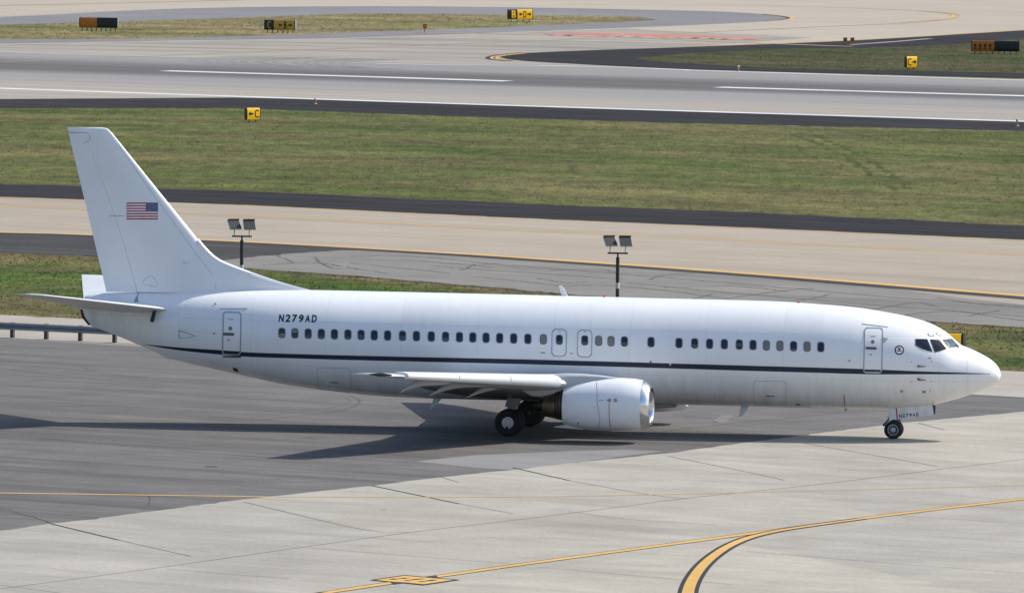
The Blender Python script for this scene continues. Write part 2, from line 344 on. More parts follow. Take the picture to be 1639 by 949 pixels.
# slab joints
jt = []
for p, dark, wid in ([([(82, 838), (190, 864)], 1, .10), ([(190, 864), (305, 890)], 0, .06), ([(390, 803), (575, 846), (655, 852)], 0, .055), ([(595, 777), (735, 806)], 1, .10), ([(735, 806), (822, 822)], 0, .05), ([(705, 763), (735, 772)], 0, .05), ([(820, 748), (912, 769)], 1, .09), ([(912, 769), (1030, 790), (1100, 798)], 0, .05),
    ([(1070, 730), (1180, 752), (1255, 768)], 0, .06), ([(1287, 709), (1390, 727), (1500, 746)], 0, .06), ([(1470, 677), (1512, 688)], 0, .07), ([(0, 942), (240, 910), (480, 876), (655, 852), (820, 832.5), (1000, 810), (1100, 797), (1310, 775), (1520, 749), (1639, 735), (2060, 684)], 0, .055),
    ([(0, 936), (100, 949)], 0, .04), ([(265, 910), (365, 918), (465, 926)], 0, .035), ([(500, 877), (640, 888), (815, 902)], 0, .035), ([(860, 907), (1030, 922), (1170, 935)], 0, .03), ([(1195, 882), (1400, 899), (1639, 917)], 0, .03), ([(910, 818), (1010, 831), (1150, 840)], 0, .03), ([(1400, 822), (1639, 838)], 0, .03)]):
    band('joint', p, wid * 1.25, .0045, M['joint_dark'] if dark else M['joint'], smooth=len(p) > 2)
for p in ([(690, 425), (760, 430), (900, 440), (1000, 447)], [(820, 424), (980, 437), (1130, 449), (1300, 464), (1400, 473), (1639, 490)], [(1000, 452), (1200, 471), (1420, 489), (1639, 506)], [(1040, 447), (1062, 440), (1112, 437)], [(1170, 476), (1280, 462), (1302, 462)],
          [(1380, 498), (1462, 484), (1500, 490)], [(500, 411), (530, 428), (575, 431)], [(640, 415), (700, 419), (790, 428)], [(560, 421), (640, 428), (720, 437)], [(900, 458), (960, 455), (1050, 463), (1170, 478)], [(1240, 494), (1330, 486), (1400, 495)], [(1500, 476), (1570, 486), (1639, 492)], [(440, 407), (470, 420)],
          [(860, 445), (905, 452), (940, 451)], [(760, 443), (830, 449), (900, 458)], [(1550, 505), (1600, 496)], [(1100, 480), (1140, 470)], [(0, 384), (70, 388), (140, 391)], [(20, 396), (90, 398), (150, 402)], [(560, 410), (640, 409), (740, 417), (830, 427)], [(420, 424), (500, 420), (560, 428), (620, 437)], [(740, 432), (760, 424), (800, 421)], [(1060, 459), (1180, 458), (1260, 466)], [(1210, 484), (1290, 479), (1330, 470)], [(1430, 506), (1520, 498), (1639, 513)], [(880, 432), (960, 431), (990, 437)]):
    band('pavement_crack', p, .12, -.0095, M['crack'], jit=.05)
# painted lines
def outlined(px, wid, z, edge=.09, mat='yellow_line', name='taxi_line'):
    band(name + '_border', px, [x + 2 * edge for x in wid] if isinstance(wid, list) else wid + 2 * edge, z, M['black_line']); band(name, px, wid, z + .003, M[mat])
band('taxi_line', [(Lx, 785), (0, 788.5), (440, 795)], .26, .005, M['yellow_line'], smooth=False)
band('taxi_line', [(440, 795), (640, 795.5), (820, 795), (1000, 792.5), (1200, 788), (1400, 783), (1639, 776.5), (2060, 764)], .22, .007, M['thin_yellow'])
LINE2 = [(-300, 1085), (440, 962), (520, 948.5), (640, 930.5), (730, 918), (820, 905), (1000, 880.5), (1150, 860.5), (1280, 843), (1420, 824.5), (1639, 798), (2060, 748)]
outlined(LINE2, .36, .006, .09)
outlined([(1150, 1110), (1112, 1030), (1098, 975), (1100, 955), (1104, 938), (1112, 922), (1125, 905), (1143, 889), (1168, 873), (1200, 860), (1245, 849.5), (1300, 841), (1380, 830)], [.42, .25], .012, .13)
k_ = 220 / 1639
sheet('position_mark_border', [(560 + x * k_, 880 + y * k_) for x, y in [(235, 360), (650, 300), (890, 322), (1030, 305), (1060, 335), (1315, 358), (880, 422), (640, 398), (520, 412), (480, 385)]], .0155, M['black_line'])
sheet('position_mark', [(560 + x * k_, 880 + y * k_) for x, y in [(310, 361), (650, 311), (890, 331), (1050, 345), (1235, 359), (880, 411), (640, 388), (500, 380)]], .0185, M['yellow_line'])
for x0, y0, x1, y1 in [(490, 356, 560, 346), (600, 345, 690, 338), (670, 372, 710, 366), (745, 360, 800, 352), (820, 353, 870, 347), (830, 383, 890, 378), (915, 374, 1020, 360)]:
    band('position_mark_character', [(560 + x0 * k_, 880 + y0 * k_), (560 + x1 * k_, 880 + y1 * k_)], .22, .0215, M['black_line'], smooth=False)
EDGE = [(Lx, 127.5), (0, 141.3), (560, 160.3), (820, 168.8), (1080, 177), (1629, 193.8), (Rx, 207)]
band('runway_edge_line', EDGE, 1.6, -.017, M['white_line'], smooth=False)
band('runway_edge_line', [(600, 101.5), (724, 104.2), (860, 104.8)], 1.0, -.014, M['worn_white'], smooth=False)
band('runway_edge_line', [(860, 104.8), (1000, 107.6), (1100, 112), (1080, 113.2), (1260, 117), (1639, 128.4), (Rx, 141)][:3] + [(1100, 112.4), (1639, 128.4), (Rx, 141)], 1.0, -.0135, M['white_line'], smooth=False)
band('runway_edge_line', [(0, 83.5), (190, 89), (320, 92)], .9, -.014, M['worn_white'], smooth=False)
band('runway_centre_line', [(264, 113.3), (560, 122), (813, 129.8)], 2.0, -.017, M['white_line'], smooth=False)
band('runway_centre_line', [(1149, 139.5), (1636, 153.3), (1700, 155)], 2.0, -.017, M['white_line'], smooth=False)
band('exit_line', [(0, 99.5), (280, 88), (560, 77), (700, 71.5), (860, 65.5), (1080, 54), (1300, 43.5), (1450, 37), (1515, 31), (1533, 26), (1520, 21), (1430, 15.5), (1250, 10), (900, 7)], .36, -.013, M['faded_yellow'])
band('exit_line', [(0, 9), (120, 6.5), (300, 2), (420, -1)], 1.2, -.012, M['faded_yellow'])
band('exit_line', [(1440, 36), (1505, 31.5), (1526, 27), (1516, 21.5), (1470, 18)], .34, -.010, M['yellow_line'])
band('shoulder_line', [(638, 52.5), (760, 53.5), (880, 56.5), (1000, 60), (1200, 68.5), (1330, 73.5), (1365, 74.5)], 1.0, -.011, M['faded_yellow'])
band('shoulder_line', [(1095, 74.8), (1350, 65.2), (1639, 48.2), (2000, 28)], 1.0, -.0115, M['faded_yellow'])
band('shoulder_line', [(1360, 72), (1430, 67), (1489, 62)], .8, -.0095, M['pale_seam'])
for dx, zz in ((0, 0), (9, .001)):
    band('shoulder_line', [(840 + dx, 84.6), (805 + dx, 88.3), (788 + dx * .9, 91.5), (790 + dx * .9, 94.5), (812 + dx, 97)], .24, -.0085 + zz, M['yellow_line'])
    band('shoulder_line_border', [(838 + dx, 84), (800 + dx, 87.9), (783 + dx * .9, 91.5), (786 + dx * .9, 95), (810 + dx, 97.6)], .55, -.0125 + zz, M['black_line'])
for dx in (0, 7):
    band('shoulder_line', [(1220 + dx, 22.7), (1250 + dx, 26), (1262 + dx, 29), (1248 + dx, 32), (1222 + dx, 34)], .35, -.021 , M['yellow_line'] if dx else M['black_line'])
band('taxi_line', [(Lx, 314.6), (0, 329), (400, 344.5), (820, 367), (1200, 385), (1639, 408.5), (Rx, 431)], .75, -.017, M['thin_yellow'])
band('taxi_line', at_l([(0, 315.2), (400, 328.8), (820, 348.8), (1200, 364.8), (1639, 384.3)]), .45, -.0165, M['thin_yellow'])
eb = [(x, y) for x, y in e_tx_bot]
band('taxi_line_border', [(x, y + 1.6 + max(0, x) * .0013) for x, y in eb], [1.1, 1.7], -.0085, M['black_line'])
band('taxi_line', eb, [.55, 1.0], -.006, M['yellow_line'])
band('road_line', [(1400, 601), (1500, 609.5), (1639, 616), (2060, 637)], .12, -.012, M['thin_yellow'])
# painted red hold mark with worn white characters
sheet('hold_mark', [(875, 54.5), (960, 53), (1060, 55.5), (1135, 57.8), (1215, 61), (1205, 64), (1120, 62.5), (1040, 60), (940, 57.8), (880, 57)], -.0075, M['red_paint'], .3, 2.)
for x in (900, 918, 940, 958, 985, 1003, 1030, 1052, 1075, 1098, 1125, 1150, 1172):
    yb = 55.4 + (x - 875) * .021 + rnd.uniform(-.3, .5)
    band('hold_mark_character', [(x - rnd.uniform(4, 12), yb + 1.5), (x + rnd.uniform(3, 11), yb + .5)], rnd.uniform(1.0, 2.2), -.0055, M['far_concrete'], smooth=False)
# tyre scrubs
M['exit_dark'] = ground('old_sealant', (.07, .067, .066), (.10, .096, .094), .2, 1, .3)[0]
M['rubber_mark'] = ground('rubber_scrub', (.095, .092, .093), (.115, .11, .11), .2, 1, .3)[0]
M['faint_mark'] = ground('faint_scrub', (.115, .112, .113), (.13, .126, .126), .2, 1, .3)[0]
for p, wd, mt in [([(400, 668), (470, 660), (530, 652), (556, 645), (560, 640), (548, 634)], .10, 'faint_mark'), ([(420, 671), (490, 664), (552, 655), (573, 646), (574, 640), (562, 633)], .12, 'rubber_mark'), ([(160, 560), (230, 561), (300, 558)], .14, 'rubber_mark'), ([(0, 611), (130, 617), (260, 620)], .12, 'faint_mark'), ([(248, 607), (258, 611), (345, 608)], .10, 'faint_mark'),
                  ([(0, 583), (120, 592), (230, 605)], .12, 'faint_mark'), ([(0, 646), (60, 650), (140, 649)], .1, 'faint_mark'), ([(0, 815), (70, 832), (82, 838)], .05, 'rubber_mark'), ([(0, 764), (40, 771)], .05, 'faint_mark'), ([(132, 587), (140, 592)], .06, 'rubber_mark')]:
    band('tyre_mark', p, wd, .0005, M[mt])
M['chalk'] = ground('pale_stain', (.165, .16, .157), (.19, .185, .18), .3, 1, .3)[0]
M['exit_rubber'] = ground('exit_rubber', (.20, .194, .186), (.24, .233, .223), .05, 1, .3)[0]
for i in range(13):
    x = 305 + 20 * i + rnd.uniform(-6, 6); yb = 105 + .022 * (x - 300)
    band('tyre_mark', [(x + 95, yb + rnd.uniform(-1, 1)), (x + 45, yb - 2), (x + 12, yb - 5.5), (x, yb - 9.5), (x + 22, yb - 12.5), (x + 90, yb - 15.5)], rnd.uniform(.2, .5), -.0165 + i * .0002, M['exit_rubber'])
for p, wd in [([(1140, 660), (1200, 665), (1240, 668)], .35), ([(1080, 668), (1150, 676), (1230, 684)], .12), ([(1150, 676), (1165, 664)], .5)]:
    band('pale_stain', p, wd, .0005, M['chalk'])
for p, wd in [([(333, 746), (347, 746.5)], .5), ([(610, 815), (618, 815.5)], .12), ([(905, 690), (990, 697)], .25), ([(480, 700), (500, 700.5)], .2)]:
    band('oil_spot', p, wd, .0055 if p[0][1] > 800 else .0007, M['joint'] if p[0][1] > 800 else M['exit_dark'], jit=.05)
for p in ([(0, 812), (60, 829), (80, 837)], [(0, 745), (180, 760), (420, 771), (600, 768)], [(236, 792), (240, 800), (232, 815)], [(60, 700), (300, 722), (560, 742), (660, 744)], [(1060, 690), (1180, 676), (1330, 662), (1500, 640)], [(0, 590), (210, 612), (430, 622)], [(1080, 664), (1200, 672), (1330, 674)]):
    band('pavement_crack', p, .045, .0009, M['exit_dark'], jit=.04)
# pale scraps of litter on the asphalt
scr = MB()
for i in range(46):
    q = G(rnd.uniform(0, 1300), rnd.uniform(640, 745)); s_ = rnd.uniform(.012, .035)
    a = rnd.random() * 6
    scr.add([(q[0] + s_ * math.cos(a + k * 2.1), q[1] + s_ * math.sin(a + k * 2.1), .004 + .004 * k) for k in range(3)], [(0, 1, 2)])
M['scrap'] = plain('pale_grit', (.6, .6, .6), .8)
o = scr.build('grit', M['scrap']); tag(o, 'pale grit scattered over the grey asphalt apron', 'grit', kind='stuff')

# ------------------------------------------------------------------ grass blades
def in_poly(x, y, poly):
    r = np.zeros(len(x), bool); n = len(poly)
    for i in range(n):
        x1, y1 = poly[i]; x2, y2 = poly[(i + 1) % n]
        c = ((y1 > y) != (y2 > y)); xi = (x2 - x1) * (y - y1) / (y2 - y1 + 1e-12) + x1
        r ^= c & (x < xi)
    return r
def blades(name, pxpoly, count, hmin, hmax, mat, label, view=(-60, 1700), spread=.1, edge=.0):
    g = np.array([G(*p)[:2] for p in pxpoly]); ng = np.random.default_rng(abs(hash(label)) % 1000 if False else len(label))
    lo, hi = g.min(0), g.max(0); lo[0] = max(lo[0], -48); hi[0] = min(hi[0], 48)
    xs = ng.uniform(lo[0], hi[0], count * 6); ys = ng.uniform(lo[1], hi[1], count * 6)
    k = in_poly(xs, ys, [tuple(p) for p in g]); k &= np.abs(xs) < ys * .0625
    xs, ys = xs[k][:count], ys[k][:count]; n = len(xs)
    # clumps: taller where a slow pattern is high
    patt = .5 + .25 * (np.sin(xs * .9 + 2 * np.sin(ys * .31)) + np.sin(ys * .45 + 1.7 * np.sin(xs * .6)))
    h = (hmin + (hmax - hmin) * ng.random(n)) * (.6 + .8 * patt)
    V = np.zeros((n, 6, 3)); 
    for j in range(2):
        a = ng.random(n) * 2 * np.pi; wv = spread * (.5 + ng.random(n)); ox = ng.normal(0, spread, n); oy = ng.normal(0, spread, n)
        for q, sg in ((0, -1), (1, 1)):
            V[:, 3 * j + q, 0] = xs + ox + sg * wv * np.cos(a) * .5; V[:, 3 * j + q, 1] = ys + oy + sg * wv * np.sin(a) * .5; V[:, 3 * j + q, 2] = -.03
        V[:, 3 * j + 2, 0] = xs + ox + ng.normal(0, .5, n) * h; V[:, 3 * j + 2, 1] = ys + oy + ng.normal(0, .5, n) * h; V[:, 3 * j + 2, 2] = h
    me = bpy.data.meshes.new(name); me.vertices.add(n * 6); me.vertices.foreach_set('co', V.ravel())
    me.loops.add(n * 6); me.loops.foreach_set('vertex_index', np.arange(n * 6, dtype=np.int32)); me.polygons.add(n * 2)
    me.polygons.foreach_set('loop_start', np.arange(0, n * 6, 3, dtype=np.int32)); me.polygons.foreach_set('loop_total', np.full(n * 2, 3, np.int32))
    me.update(calc_edges=True); me.materials.append(mat)
    o = bpy.data.objects.new(name, me); S.collection.objects.link(o); return tag(o, label, 'grass', kind='stuff')
blades('grass', NEAR_GRASS, 7000, .03, .09, blade_mat(M['grass_near'], 'near_grass_blades'), 'patchy green and brown grass verge directly behind the white airliner', spread=.05)
blades('grass', MID_GRASS, 5000, .02, .06, blade_mat(M['grass_mid'], 'infield_grass_blades'), 'broad green infield grass between the runway and the pale taxiway', spread=.055)
blades('grass', FAR_GRASS, 1500, .03, .07, blade_mat(M['grass_far'], 'far_grass_blades'), 'straw coloured grass island at the top of the photo', spread=.08)
blades('grass', TRI_GRASS, 1500, .03, .06, blade_mat(M['grass_wedge'], 'wedge_grass_blades'), 'green grass wedge ringed by dark asphalt beyond the runway', spread=.08)

# ------------------------------------------------------------------ airliner
def fuselage_paint():
    m, t, b = node_mat('white_gloss_paint')
    tc = t.nodes.new('ShaderNodeTexCoord'); ob = tc.outputs['Object']
    sx = t.nodes.new('ShaderNodeSeparateXYZ'); t.links.new(ob, sx.inputs[0]); x, y, z = sx.outputs
    c = mix_n(t, noise_n(t, ob, .35, 4), (.87, .875, .88), (.90, .90, .90))
    px_ = math_n(t, 'FLOOR', math_n(t, 'DIVIDE', math_n(t, 'ADD', x, 30.4), 1.45)); pz_ = math_n(t, 'FLOOR', math_n(t, 'DIVIDE', z, .82))
    cbn = t.nodes.new('ShaderNodeCombineXYZ'); t.links.new(px_, cbn.inputs[0]); t.links.new(pz_, cbn.inputs[1])
    wn = t.nodes.new('ShaderNodeTexWhiteNoise'); wn.noise_dimensions = '2D'; t.links.new(cbn.outputs[0], wn.inputs['Vector'])
    c = mix_n(t, 1., c, mix_n(t, wn.outputs['Value'], (.955, .958, .962), (1., 1., 1.)), 'MULTIPLY')
    st0 = noise_n(t, map_n(t, ob, 0, (2.2, .3, .18)), 1.3, 5, .65, .5, .8)
    c = mix_n(t, math_n(t, 'MULTIPLY', st0, .10), c, (.55, .54, .52))
    # grime streaks plus painted-in shade, both darker toward the belly
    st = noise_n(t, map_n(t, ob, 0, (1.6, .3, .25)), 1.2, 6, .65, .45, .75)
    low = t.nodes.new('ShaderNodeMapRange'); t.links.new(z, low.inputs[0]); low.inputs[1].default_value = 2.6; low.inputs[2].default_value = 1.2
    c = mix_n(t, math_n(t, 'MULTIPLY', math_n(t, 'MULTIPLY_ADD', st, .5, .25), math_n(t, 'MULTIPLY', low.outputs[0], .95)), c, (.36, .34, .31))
    # tail-cone soot
    tl = t.nodes.new('ShaderNodeMapRange'); t.links.new(x, tl.inputs[0]); tl.inputs[1].default_value = -12; tl.inputs[2].default_value = -17
    c = mix_n(t, math_n(t, 'MULTIPLY', math_n(t, 'MULTIPLY', tl.outputs[0], st), .45), c, (.35, .33, .31))
    # skin joints: frames round the body and lap seams along it
    fx = math_n(t, 'FRACT', math_n(t, 'DIVIDE', math_n(t, 'ADD', x, 30.4), 2.9))
    ln = math_n(t, 'LESS_THAN', fx, .0075)
    for zz in (4.02, 2.35, 1.62):
        ln = math_n(t, 'MAXIMUM', ln, math_n(t, 'LESS_THAN', math_n(t, 'ABSOLUTE', math_n(t, 'SUBTRACT', math_n(t, 'MULTIPLY_ADD', x, .0052, z), zz)), .011))
    c = mix_n(t, math_n(t, 'MULTIPLY', ln, .2), c, (.35, .36, .38))
    t.links.new(c, b.inputs['Base Color']); b.inputs['Roughness'].default_value = .28
    b.inputs['Coat Weight'].default_value = .3; b.inputs['Coat Roughness'].default_value = .12
    bp = t.nodes.new('ShaderNodeBump'); bp.inputs['Strength'].default_value = .2; bp.inputs['Distance'].default_value = .02
    t.links.new(noise_n(t, map_n(t, ob, 0, (1, 1, 1.6)), 1.5, 3, .5, .2, .8), bp.inputs['Height']); t.links.new(bp.outputs[0], b.inputs['Normal'])
    return m
M['paint'] = fuselage_paint(); M['faint_seam'] = plain('faint_panel_seam', (.42, .43, .44), .5)
M['fin_paint'] = plain('white_fin_paint', (.89, .893, .90), .3, 0, .02, .8, .3)
M['navy'] = plain('navy_stripe_paint', (.005, .014, .042), .5, 0, .1, 2, 0)
M['black_letter'] = plain('black_lettering', (.008, .009, .014), .4)
M['seam'] = plain('door_seal_grey', (.30, .325, .335), .5)
M['dark_seam'] = plain('dark_panel_gap', (.12, .12, .12), .6)
M['frame_grey'] = plain('window_frame_grey', (.16, .17, .19), .35)
M['glass'] = plain('dark_cabin_glass', (.012, .018, .035), .08, 0, .3, 2)
M['shade'] = plain('lowered_window_shade', (.20, .185, .17), .35, 0, .15, 3)
M['shade_dark'] = plain('dim_window_shade', (.075, .07, .075), .3, 0, .2, 3)
M['cockpit_glass'] = plain('cockpit_glass', (.02, .025, .04), .05, 0, .5, 4)
M['wind_glass'] = plain('windscreen_glass', (.05, .085, .095), .05, 0, .5, 4)
M['wing_grey'] = plain('wing_grey_paint', (.50, .51, .52), .35, 0, .06, 1.2)
M['under_shaded'] = plain('underside_grey_shaded', (.23, .225, .22), .5, 0, .15, 1.2)  # underside grey, darkened to paint in the shade below the wing
M['fairing_shaded'] = plain('fairing_grey_shaded', (.2, .195, .19), .55, 0, .15, 1.2)  # grey paint taken darker, with the wing's shadow put into its colour
M['canoe'] = plain('canoe_bounce_grey', (.60, .60, .59), .4, 0, .08, 1.2)  # grey lightened so the colour carries light bounced off the ground
M['slat'] = plain('pale_slat_metal', (.78, .79, .8), .25, .15, .04, 1.5)
M['chrome'] = plain('polished_metal', (.72, .725, .73), .2, 1, .12, 4)
M['cowl'] = plain('cowl_white_paint', (.87, .875, .885), .24, 0, .04, .9, .35)
M['nozzle'] = plain('heat_stained_metal', (.16, .125, .09), .38, .85, .35, 3)
M['nozzle_dark'] = plain('sooty_metal', (.04, .036, .034), .5, .6, .3, 3)
M['blackhole'] = plain('intake_black', (.012, .012, .013), .6)
M['fan'] = plain('fan_blade_metal', (.10, .10, .11), .35, .8)
M['tyre'] = plain('tyre_rubber', (.018, .018, .02), .75, 0, .3, 5)
M['rim'] = plain('grey_wheel_metal', (.42, .43, .45), .4, .3)
M['brake_rim'] = plain('sooty_wheel_metal', (.07, .072, .078), .5, .3)
M['hub'] = plain('white_hub_cover', (.62, .63, .64), .4)
M['strut'] = plain('grey_gear_metal', (.12, .12, .125), .45, .4)
M['gear_white'] = plain('gear_white_paint', (.70, .71, .72), .35)
M['red'] = plain('red_marking', (.45, .02, .025), .45)
M['flag_red'] = plain('flag_red', (.42, .018, .035), .4)
M['flag_blue'] = plain('flag_blue', (.012, .03, .15), .4)
M['flag_white'] = plain('flag_white', (.82, .82, .82), .4)
M['green_edge'] = plain('dark_green_seal', (.01, .07, .07), .3)
M['pale_pink'] = plain('pale_red_stencil', (.6, .38, .38), .5)

plane = empty('airliner', tuple(O), YAW)
tag(plane, 'white twin-engine passenger jet with navy stripe taxiing on the apron', 'airplane')

def pchip(xk, yk):
    xk, yk = np.array(xk, float), np.array(yk, float); h = np.diff(xk); d = np.diff(yk) / h; mm = np.zeros(len(xk))
    mm[0], mm[-1] = d[0], d[-1]
    for i in range(1, len(xk) - 1):
        if d[i - 1] * d[i] > 0:
            w1, w2 = 2 * h[i] + h[i - 1], h[i] + 2 * h[i - 1]; mm[i] = (w1 + w2) / (w1 / d[i - 1] + w2 / d[i])
    def f(x):
        x = np.clip(np.asarray(x, float), xk[0], xk[-1]); i = np.clip(np.searchsorted(xk, x) - 1, 0, len(xk) - 2)
        u = (x - xk[i]) / h[i]; return (1 + 2 * u) * (1 - u) ** 2 * yk[i] + u * (1 - u) ** 2 * h[i] * mm[i] + u * u * (3 - 2 * u) * yk[i + 1] + u * u * (u - 1) * h[i] * mm[i + 1]
    return f
TOP = [(129, 486), (134, 474.5), (144, 470.5), (185, 468.3), (256, 467.3), (333, 465), (400, 463.8), (502, 464.2), (656, 467.5), (780, 470.4), (927, 474), (1045, 477), (1180, 480.4), (1237, 482), (1302, 486), (1351, 490), (1379, 493), (1422, 500.3), (1442, 504), (1470, 511), (1489, 517.5), (1504, 525.2), (1516, 533), (1525, 541), (1535, 550), (1541, 553.5), (1548, 556), (1571, 566.6), (1588, 577), (1596, 585), (1600, 592), (1602, 600)]
BOT = [(129, 494), (133, 507), (143.5, 520), (164, 528), (192, 539), (220, 550.7), (264, 570), (297, 580), (348.6, 591.5), (400, 603), (451, 614), (510, 623), (561.5, 629), (605, 633.5), (682, 637.3), (784, 639.8), (1047, 646.5), (1200, 650), (1294, 653), (1356, 654.6), (1408, 655.3), (1436, 653.8), (1464.5, 651.5), (1493, 647.8), (1521.5, 641), (1550, 632.5), (1578, 621.5), (1592.6, 614), (1600, 607), (1602, 601)]
tp = [A(a, b, 0) for a, b in TOP]; bt = [A(a, b, 0) for a, b in BOT]
ZT = pchip([p[0] for p in tp], [p[1] for p in tp]); ZB = pchip([p[0] for p in bt], [p[1] for p in bt])
XN = tp[-1][0]; XT = tp[0][0]
WD = pchip([XT, XT + .5, XT + 2, XT + 4, XT + 6.2, XT + 8.5, XT + 10.5, XN - 6.5, XN - 5.2, XN - 4.2, XN - 3.3, XN - 2.4, XN - 1.6, XN - .9, XN - .45, XN - .16, XN - .04, XN],
           [.22, .34, .68, 1.10, 1.50, 1.78, 1.88, 1.88, 1.86, 1.80, 1.68, 1.47, 1.20, .88, .61, .36, .18, .03])
def implicit(p):   # p (...,3) -> <0 inside
    x, y, z = p[..., 0], p[..., 1], p[..., 2]; zt, zb, ww = ZT(x), ZB(x), WD(x); h = np.maximum((zt - zb) / 2, 1e-3)
    f = (y / np.maximum(ww, 1e-3)) ** 2 + ((z - (zt + zb) / 2) / h) ** 2 - 1
    return np.where((x > XN) | (x < XT), 5., f)
def hit(px, py):
    d = ray(px, py); v = _C - O
    o = np.array([v @ EX, v @ EY, v[2]]); dl = np.array([d @ EX, d @ EY, d[2]])
    t0 = (-2.6 - o[1]) / dl[1]; ts = t0 + np.linspace(0, 3.4, 240); P_ = o + ts[:, None] * dl; f = implicit(P_)
    k = np.argmax(f < 0)
    if f[k] >= 0: k = int(np.argmin(f)); p = P_[k]
    else:
        a, b = ts[max(k - 1, 0)], ts[k]
        for _ in range(24):
            m_ = (a + b) / 2
            if implicit(o + m_ * dl) < 0: b = m_
            else: a = m_
        p = o + b * dl
    e = 1e-3; n = np.array([implicit(p + e * q) - implicit(p - e * q) for q in np.eye(3)]); n /= np.linalg.norm(n) + 1e-9
    return p, n
def on_skin(px, py, off): p, n = hit(px, py); return p + n * off

# body shell
ns = 44
xs = np.concatenate([np.linspace(XT, XT + 2, 10)[:-1], np.linspace(XT + 2, XN - 7, 60)[:-1], np.linspace(XN - 7, XN - 1.2, 44)[:-1], XN - 1.2 * (1 - np.sin(np.linspace(0, math.pi / 2, 26)))])
rings = []
for x in xs:
    zt, zb, ww = float(ZT(x)), float(ZB(x)), float(WD(x)); zc, h = (zt + zb) / 2, (zt - zb) / 2
    rings.append([(x, ww * math.sin(2 * math.pi * k / ns), zc + h * math.cos(2 * math.pi * k / ns)) for k in range(ns)])
body = MB(); body.loft(rings, False); body.add(rings[-1], [tuple(range(ns))]); body.cur = 1; body.add(rings[0], [tuple(range(ns))])
# navy stripe laid on both flanks of the shell
STRIPE = [(231, 551, .3), (262, 555.3, 3), (300, 559.5, 5), (356, 564, 7), (400, 567.4, 7), (500, 570.7, 7), (600, 573.3, 7.2), (700, 575.6, 7.2), (820, 578.3, 7.6), (920, 581, 7.8), (1000, 583.2, 8), (1100, 586.2, 8), (1200, 589.2, 8.2), (1300, 592, 8.2), (1379, 594.4, 8.2), (1420, 595.4, 7), (1464, 596.3, 5), (1520, 597.2, 3), (1584, 598.2, .6)]
sp = catmull(STRIPE, 6); body.cur = 2
for side in (1, -1):
    vs, fs = [], []
    for i, (a, b, hgt) in enumerate(sp):
        for j in range(4):
            q = on_skin(a, b - hgt / 2 + hgt * j / 3, .004); vs.append((q[0], q[1] * side, q[2]))
        if i:
            for j in range(3): n_ = 4 * i + j; fs.append((n_ - 4, n_ - 3, n_ + 1, n_))
    body.add(vs, fs)
fus = body.build('fuselage', None, plane, True, [M['paint'], M['blackhole'], M['navy']])

# decals and fittings that follow the skin
def skirted(vs_top, vs_base, tris):
    return vs_top + vs_base, tris
def decal(name, px, off, mat, parent, mirror=False):
    cx, cy = np.mean([p[0] for p in px]), np.mean([p[1] for p in px]); n = len(px)
    mid = [(cx + (a - cx) * .5, cy + (b - cy) * .5) for a, b in px]
    vs = [on_skin(cx, cy, off)] + [on_skin(a, b, off) for a, b in mid] + [on_skin(a, b, off) for a, b in px] + [on_skin(a, b, -.004) for a, b in px]
    fs = []
    for i in range(n):
        j = (i + 1) % n
        fs += [(0, 1 + i, 1 + j), (1 + i, 1 + n + i, 1 + n + j, 1 + j), (1 + n + i, 1 + 2 * n + i, 1 + 2 * n + j, 1 + n + j)]
    if mirror: vs = [(v[0], -v[1], v[2]) for v in vs]
    return MB().add(vs, fs).build(name, mat, parent)
def rr(tl, tr, br, bl, r, ins=0., n=6, asp=1.):
    """rounded quad outline; r, ins as fractions of the width"""
    tl, tr, br, bl = map(np.array, (tl, tr, br, bl)); wv = np.linalg.norm(tr - tl); hv = np.linalg.norm(bl - tl); ry = r * wv / hv; iy = ins * wv / hv
    def uv(u, v): return tuple((tl * (1 - u) + tr * u) * (1 - v) + (bl * (1 - u) + br * u) * v)
    out = []
    for cu, cv, a0 in ((1 - r, ry, -90), (1 - r, 1 - ry, 0), (r, 1 - ry, 90), (r, ry, 180)):
        for k in range(n + 1):
            a = math.radians(a0 + 90 * k / n); u, v = cu + r * math.cos(a), cv + ry * math.sin(a)
            out.append((.5 + (u - .5) * (1 - 2 * ins), .5 + (v - .5) * (1 - 2 * iy)))
    return [uv(*p) for p in out]
def dens(loop, m=4): 
    out = []
    for i in range(len(loop)):
        a, b = np.array(loop[i]), np.array(loop[(i + 1) % len(loop)]); k = max(1, int(np.linalg.norm(b - a) / m))
        out += [tuple(a + (b - a) * j / k) for j in range(k)]
    return out
def ring_decal(name, outer, inner, off, mat, parent):
    n = len(outer); vs = [on_skin(*p, off) for p in outer] + [on_skin(*p, off) for p in inner] + [on_skin(*p, -.004) for p in outer] + [on_skin(*p, -.004) for p in inner]
    fs = []
    for i in range(n):
        j = (i + 1) % n; fs += [(i, j, n + j, n + i), (2 * n + i, 2 * n + j, j, i), (n + i, n + j, 3 * n + j, 3 * n + i)]
    return MB().add(vs, fs).build(name, mat, parent)
def quad_px(cx, cy, wd, hg, sl=.026, lean=-.012):
    def c(u, v): return (cx + u * wd / 2 + lean * v * hg / 2, cy + v * hg / 2 + sl * u * wd / 2)
    return c(-1, -1), c(1, -1), c(1, 1), c(-1, 1)
